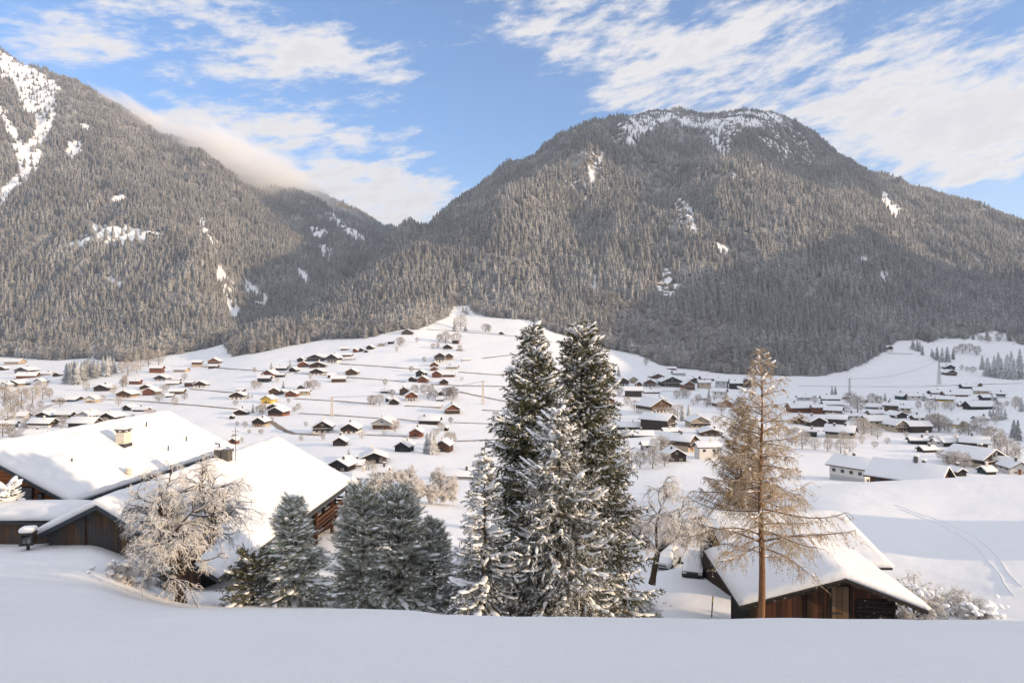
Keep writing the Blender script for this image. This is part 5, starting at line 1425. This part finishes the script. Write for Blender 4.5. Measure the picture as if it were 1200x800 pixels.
spruce_thing('fir', 'small sunlit fir with frosted top below the farmhouse balcony', 343, 33.5, 583, 47, 8, ndl='needle_pine', base=709, snow=.5, pw=.75, z0=.01, spacing=.19, per=8, tuft=.18, tw=.028, step=.10, rime=.55, tws=.15, droop=.05, up=.45, hang=.05)
spruce_thing('yew_bush', 'low dark green bush at the foot of the small sunlit fir', 296, 33, 652, 34, 9, cat='bush', base=709, snow=.14, pw=.35, z0=.02, spacing=.2, per=7, tuft=.15, tw=.035, step=.11, droop=.05, up=.5, hang=.05)
spruce_thing('yew_bush', 'small dark shrub in the snow just behind the frosted round tree', 189, 37, 668, 22, 10, cat='bush', base=702, snow=.2, pw=.3, z0=.02, spacing=.2, per=6, tuft=.15, tw=.035, step=.11, droop=.05, up=.4, hang=.05)
spruce_thing('yew_bush', 'rounded shrub buried in snow lumps in front of the orange gable', 8, 44, 570, 13, 11, cat='bush', base=600, snow=1.0, pw=.3, z0=.05, spacing=.25, per=7, tuft=.12, tw=.04, step=.12, droop=.1, up=.5, hang=.1, blob=1.8)

larch_thing('larch', 'slim golden brown larch with a bare trunk in front of the barn', 892, 30, 407, 104, 12, base=735, z0=.26, n_br=84, dens=.74, sag=.24, pw=.85)
larch_thing('larch', 'denser bronze larch standing behind the slim one', 869, 60, 464, 58, 13, base=640, twig_m='brown_needle', z0=.10, n_br=120, dens=1.25, sag=.12, pw=.8, up=.2)

bare_thing('apple_tree', 'round frosted bare tree with a short dark forked trunk beside the farmhouse', 212, 33.5, 522, 96, 26, base=706, trunk_h=.20, trunk_r=.25, limbs=12, kids=(8, 8, 6), levels=3, sag=.30, twig_len=.62, twig_r=.012, spread=.75, el_lo=.85)
bare_thing('walnut_tree', 'tall snowy bare tree with leaning trunk between spruces and slim larch', 764, 45, 536, 92, 22, base=684, trunk_h=.26, trunk_r=.20, limbs=8, kids=(8, 7, 5), levels=3, sag=.42, twig_len=.8, twig_r=.012, spread=.62, lean=(.18, 0))
for i, (px, d, top, r, lb) in enumerate([(455, 128, 540, 27, 'first'), (478, 132, 543, 30, 'second'), (503, 136, 540, 24, 'third'), (521, 140, 548, 18, 'fourth')]):
    bare_thing('frosted_tree', f'{lb} of four white rimed trees in a row behind the bushy pines, from left', px, d, top, r, 30 + i, base=588, trunk_h=.14, trunk_r=.16, limbs=10, kids=(8, 7, 6), levels=3, sag=.2, twig_len=.9, twig_r=.03, spread=.75, group='rimed trees behind the pines')
def shrub(px, d, top, r, base, seed, label, rr=.016, limbs=16):
    x, y, z = pix(px, base, d); H = (base - top) / F * d; R = r / F * d
    t = thing('snowy_shrub', label, 'shrub', (x, y, z - .05))
    limb, twig = bare_tree(H, R, seed, trunk_h=.03, trunk_r=.05, limbs=limbs, kids=(6, 5, 4), levels=3, sag=.5, twig_len=.34, twig_r=.008, spread=.75)
    link('stems', limb.mesh('stems', M['rime_limb'], True), t)
    rng = np.random.default_rng(seed); n = 46
    P = rng.normal(0, 1, (n, 3)) * [R * .48, R * .3, H * .22]; P[:, 2] = np.abs(P[:, 2]) + H * .3
    g = rng.lognormal(0, .4, n)
    sn = Acc(); sn.add(*blobs(P, rng.normal(0, 1, (n, 3)) * [1, 1, .3], .16 * g, .11 * g, .075 * g, rng, ICO1, .15))
    link('twigs', two('twigs', twig, M['rime_twig'], sn, M['clump']), t)
shrub(1072, 37, 658, 40, 722, 41, 'snow laden bare bush against the barn\'s log wall')
shrub(1118, 38, 676, 48, 728, 42, 'broad bare bush weighed down with snow on the meadow')
shrub(1148, 36, 692, 24, 730, 45, 'small thin stemmed bush last beside the broad snowy one')
shrub(752, 39, 690, 34, 730, 43, 'snowy twig bush below the spruces by the parked cars')
shrub(800, 66, 590, 44, 640, 44, 'rimed bush beyond the parked cars under the slim larch')
shrub(540, 37, 640, 30, 712, 46, 'rimed bush half hidden between low pine and young spruce')
shrub(150, 34.5, 648, 40, 680, 47, 'low frosted bush left of the round tree before the dark gable')
# ------------------------------------------------------------------ air
def haze():
    o = MB().box(-2800, 2700, -420, 4600, -130, 1300).build('haze', None if False else M['haze'])
    tag(o, 'thin pale winter haze filling the valley', kind='stuff')
m = bpy.data.materials.new('haze'); m.use_nodes = True; nt = m.node_tree
for n in list(nt.nodes):
    if n.type == 'BSDF_PRINCIPLED': nt.nodes.remove(n)
v = nt.nodes.new('ShaderNodeVolumePrincipled'); v.inputs['Color'].default_value = (.74, .85, 1.0, 1); v.inputs['Density'].default_value = .00007; v.inputs['Anisotropy'].default_value = .2
nt.links.new(v.outputs[0], [n for n in nt.nodes if n.type == 'OUTPUT_MATERIAL'][0].inputs['Volume'])
M['haze'] = m
haze()

# cloud wisps clinging to the ridge
def wisp_mat(seed, dens):
    m = bpy.data.materials.new('ridge_mist'); m.use_nodes = True; nt = m.node_tree
    for n in list(nt.nodes):
        if n.type == 'BSDF_PRINCIPLED': nt.nodes.remove(n)
    v = nt.nodes.new('ShaderNodeVolumePrincipled'); v.inputs['Color'].default_value = (.99, .985, .98, 1); v.inputs['Anisotropy'].default_value = .0
    t = nt.nodes.new('ShaderNodeTexCoord')
    ln = nt.nodes.new('ShaderNodeVectorMath'); ln.operation = 'LENGTH'; nt.links.new(t.outputs['Object'], ln.inputs[0])
    mp = nt.nodes.new('ShaderNodeMapping'); mp.inputs['Location'].default_value = (seed, seed * .7, 0); nt.links.new(t.outputs['Object'], mp.inputs['Vector'])
    n = noise(nt, mp.outputs[0], 2.1, 5, .6)
    k = math_node(nt, 'SUBTRACT', math_node(nt, 'ADD', math_node(nt, 'SUBTRACT', 1.0, ln.outputs['Value']), math_node(nt, 'MULTIPLY', math_node(nt, 'SUBTRACT', n, .5), 1.6)), .12)
    edge = smooth(nt, ln.outputs['Value'], 1.0, .75)
    nt.links.new(math_node(nt, 'MULTIPLY', math_node(nt, 'MULTIPLY', smooth(nt, k, 0, .55), edge), dens), v.inputs['Density'])
    nt.links.new(v.outputs[0], [q for q in nt.nodes if q.type == 'OUTPUT_MATERIAL'][0].inputs['Volume'])
    return m
def wisp(px, py, d, sx, sy, sz, tilt, seed, dens, label):
    x, y, z = pix(px, py, d)
    V, T = ICO1
    import bmesh
    bm = bmesh.new(); bmesh.ops.create_icosphere(bm, subdivisions=3, radius=1.0); me = bpy.data.meshes.new('ridge_mist'); bm.to_mesh(me); bm.free()
    me.materials.append(wisp_mat(seed, dens))
    o = link('ridge_mist', me, None, (x, y, z)); o.scale = (sx, sy, sz); o.rotation_euler = (0, tilt, 0)
    tag(o, label, kind='stuff')
wisp(280, 202, 2480, 500, 220, 175, math.radians(27), 1.3, .016, 'bank of bright cloud lying along the wooded ridge')
wisp(150, 132, 2480, 230, 150, 70, math.radians(28), 4.1, .010, 'thin veil of cloud on the upper ridge')
wisp(350, 240, 2550, 190, 150, 80, math.radians(20), 7.7, .012, 'small cloud puff below the ridge bank')
wisp(405, 262, 2650, 170, 140, 70, math.radians(22), 5.3, .010, 'soft cloud drifting down into the gap between mountains')
wisp(815, 138, 2350, 230, 160, 45, math.radians(2), 9.2, .006, 'thin cloud veil on the broad summit')

def cloud(x, y, z, sx, sy, sz, dens, seed, label):
    """a dense cloud with a billowed surface"""
    import bmesh
    bm = bmesh.new(); bmesh.ops.create_icosphere(bm, subdivisions=5, radius=1.0)
    from mathutils import noise as mn
    for v in bm.verts: v.co *= .72 + .30 * mn.fractal(v.co * 1.6 + Vector((seed, 0, 0)), .8, 2.1, 5)
    me = bpy.data.meshes.new('cloud'); bm.to_mesh(me); bm.free()
    m = bpy.data.materials.new('shade_cloud_body'); m.use_nodes = True; nt = m.node_tree
    for n in list(nt.nodes):
        if n.type == 'BSDF_PRINCIPLED': nt.nodes.remove(n)
    q = nt.nodes.new('ShaderNodeVolumePrincipled'); q.inputs['Color'].default_value = (.97, .97, .97, 1); q.inputs['Density'].default_value = dens
    nt.links.new(q.outputs[0], [n for n in nt.nodes if n.type == 'OUTPUT_MATERIAL'][0].inputs['Volume'])
    me.materials.append(m); o = link('cloud', me, None, (x, y, z)); o.scale = (sx, sy, sz)
    tag(o, label, kind='stuff')
cloud(2000, 1540, 900, 330, 720, 350, .014, 2.0, 'unseen cloud added out of frame to shade the mountain top')  # stands out of frame, added only for its shadow on the upper slopes
# ------------------------------------------------------------------ sun, sky, camera
sun = bpy.data.lights.new('sun', 'SUN'); sun.energy = 3.6; sun.angle = math.radians(.6); sun.color = (1.0, .73, .45)
so = bpy.data.objects.new('sun', sun); COL.objects.link(so); so.rotation_euler = SUN.to_track_quat('Z', 'Y').to_euler()

w = bpy.data.worlds.new('World'); SC.world = w; w.use_nodes = True
nt = w.node_tree; bg = nt.nodes['Background']
sky = nt.nodes.new('ShaderNodeTexSky'); sky.sky_type = 'NISHITA'; sky.sun_disc = False
sky.sun_elevation = math.asin(SUN.z); sky.sun_rotation = math.atan2(SUN.x, SUN.y); sky.altitude = 1200; sky.dust_density = .4; sky.ozone_density = 1.6
tc = nt.nodes.new('ShaderNodeTexCoord'); sp = nt.nodes.new('ShaderNodeSeparateXYZ'); nt.links.new(tc.outputs['Generated'], sp.inputs[0])
dx, dy, dz = sp.outputs
# direction of the sky: azimuth from north and elevation, in radians
az = math_node(nt, 'ARCTAN2', dx, dy)
el = math_node(nt, 'ARCSINE', dz)
def bump_sky(a, e, sa, se, tilt, amp):
    ca, sn_ = math.cos(tilt), math.sin(tilt)
    p = math_node(nt, 'SUBTRACT', az, a); q = math_node(nt, 'SUBTRACT', el, e)
    r1 = math_node(nt, 'MULTIPLY', math_node(nt, 'ADD', math_node(nt, 'MULTIPLY', p, ca), math_node(nt, 'MULTIPLY', q, sn_)), 1 / sa)
    r2 = math_node(nt, 'MULTIPLY', math_node(nt, 'SUBTRACT', math_node(nt, 'MULTIPLY', q, ca), math_node(nt, 'MULTIPLY', p, sn_)), 1 / se)
    r = math_node(nt, 'ADD', math_node(nt, 'MULTIPLY', r1, r1), math_node(nt, 'MULTIPLY', r2, r2))
    return math_node(nt, 'MULTIPLY', math_node(nt, 'EXPONENT', math_node(nt, 'MULTIPLY', r, -1.0)), amp)
def azel(px, py):
    v = Vector(((px - CX) / F, 1, (CY - py) / F)).normalized()
    return math.atan2(v.x, v.y), math.asin(v.z)
BANKS = [(90, 42, 75, 32, .0, .55), (210, 70, 90, 30, -.1, .35), (300, 40, 110, 40, -.1, .45), (400, 65, 110, 26, .05, .42), (450, 92, 80, 14, .1, .40), (330, 150, 90, 18, .1, .38), (240, 135, 90, 18, .25, .42),
         (310, 200, 150, 45, .25, .60), (430, 225, 110, 42, .15, .70), (525, 220, 50, 16, 0, .42), (470, 255, 90, 30, 0, .55), (650, 25, 120, 34, .2, .62), (760, 60, 90, 40, .35, .62),
         (830, 40, 130, 26, .15, .5), (900, 70, 150, 34, .12, .55), (960, 110, 130, 40, .10, .6), (1080, 110, 140, 48, .12, .72), (1190, 130, 90, 60, .1, .6), (1150, 190, 120, 26, .05, .5), (1060, 175, 90, 30, .2, .55), (1120, 40, 40, 9, -.1, .34), (980, 20, 80, 14, -.1, .3),
         (560, 130, 110, 60, 0, -.45), (60, 10, 60, 12, 0, -.25), (480, 30, 50, 20, 0, -.2), (1100, 62, 80, 10, .1, -.3), (560, 60, 50, 40, 0, -.3), (620, 200, 70, 60, 0, -.4), (1190, 20, 60, 22, 0, -.3), (60, 95, 60, 25, .3, -.2)]
# a good deal of cloud elsewhere in the sky too, so that the light is even
tot = None
for px_, py_, sa, se, tl, am in BANKS:
    a_, e_ = azel(px_, py_)
    n_ = bump_sky(a_, e_, sa * .92 / F, se * .9 / F, tl, am * ((.70 if px_ > 800 else .86) if am > 0 else 1.15))
    tot = n_ if tot is None else math_node(nt, 'ADD', tot, n_)
cv = nt.nodes.new('ShaderNodeCombineXYZ')
nt.links.new(math_node(nt, 'ADD', math_node(nt, 'MULTIPLY', az, 3.0), math_node(nt, 'MULTIPLY', el, -2.0)), cv.inputs[0])
nt.links.new(math_node(nt, 'ADD', math_node(nt, 'MULTIPLY', el, 8.0), math_node(nt, 'MULTIPLY', az, -.6)), cv.inputs[1])
n1 = noise(nt, cv.outputs[0], 2.6, 10, .62)
n2 = noise(nt, cv.outputs[0], 8.5, 8, .62)
dens = math_node(nt, 'ADD', tot, math_node(nt, 'ADD', math_node(nt, 'MULTIPLY', math_node(nt, 'SUBTRACT', n1, .5), 2.7), math_node(nt, 'MULTIPLY', math_node(nt, 'SUBTRACT', n2, .5), 1.5)))
cover = math_node(nt, 'MULTIPLY', smooth(nt, dens, .02, .78), .97)
low = smooth(nt, el, .30, .02)
wide = math_node(nt, 'MAXIMUM', smooth(nt, el, .50, .75), smooth(nt, math_node(nt, 'ABSOLUTE', az), .85, 1.2))
cover = math_node(nt, 'MAXIMUM', cover, math_node(nt, 'MULTIPLY', wide, .78))
cover = math_node(nt, 'MAXIMUM', cover, math_node(nt, 'MULTIPLY', low, .50))
shade = smooth(nt, math_node(nt, 'ADD', dens, math_node(nt, 'MULTIPLY', n2, .5)), .3, 1.5)
cl = ramp(nt, [(0.0, (3.95, 3.8, 3.75)), (.5, (3.85, 3.68, 3.6)), (1.0, (3.3, 3.2, 3.25))], shade)
skyc = mixc(nt, 1.0, sky.outputs[0], sky.outputs[0])
tint = nt.nodes.new('ShaderNodeMix'); tint.data_type = 'RGBA'; tint.blend_type = 'MULTIPLY'; tint.inputs[0].default_value = 1.0
nt.links.new(sky.outputs[0], tint.inputs[6]); tint.inputs[7].default_value = (.64, .84, 1.08, 1)
nt.links.new(mixc(nt, math_node(nt, 'MULTIPLY', wide, .85), mixc(nt, cover, tint.outputs[2], cl), (3.6, 3.72, 4.12)), bg.inputs['Color'])
bg.inputs['Strength'].default_value = .15

cam = bpy.data.cameras.new('camera'); cam.lens = 24; cam.sensor_width = 36; cam.clip_start = .1; cam.clip_end = 30000
co = bpy.data.objects.new('camera', cam); COL.objects.link(co); co.rotation_euler = (math.pi / 2, 0, 0); SC.camera = co
SC.view_settings.view_transform = 'Standard'; SC.view_settings.look = 'None'; SC.view_settings.gamma = 1; SC.view_settings.use_curve_mapping = False
SC.view_settings.exposure = .68
SC.cycles.max_bounces = 9; SC.cycles.diffuse_bounces = 3; SC.cycles.glossy_bounces = 2; SC.cycles.transparent_max_bounces = 6
SC.cycles.use_denoising = True; SC.cycles.volume_bounces = 8
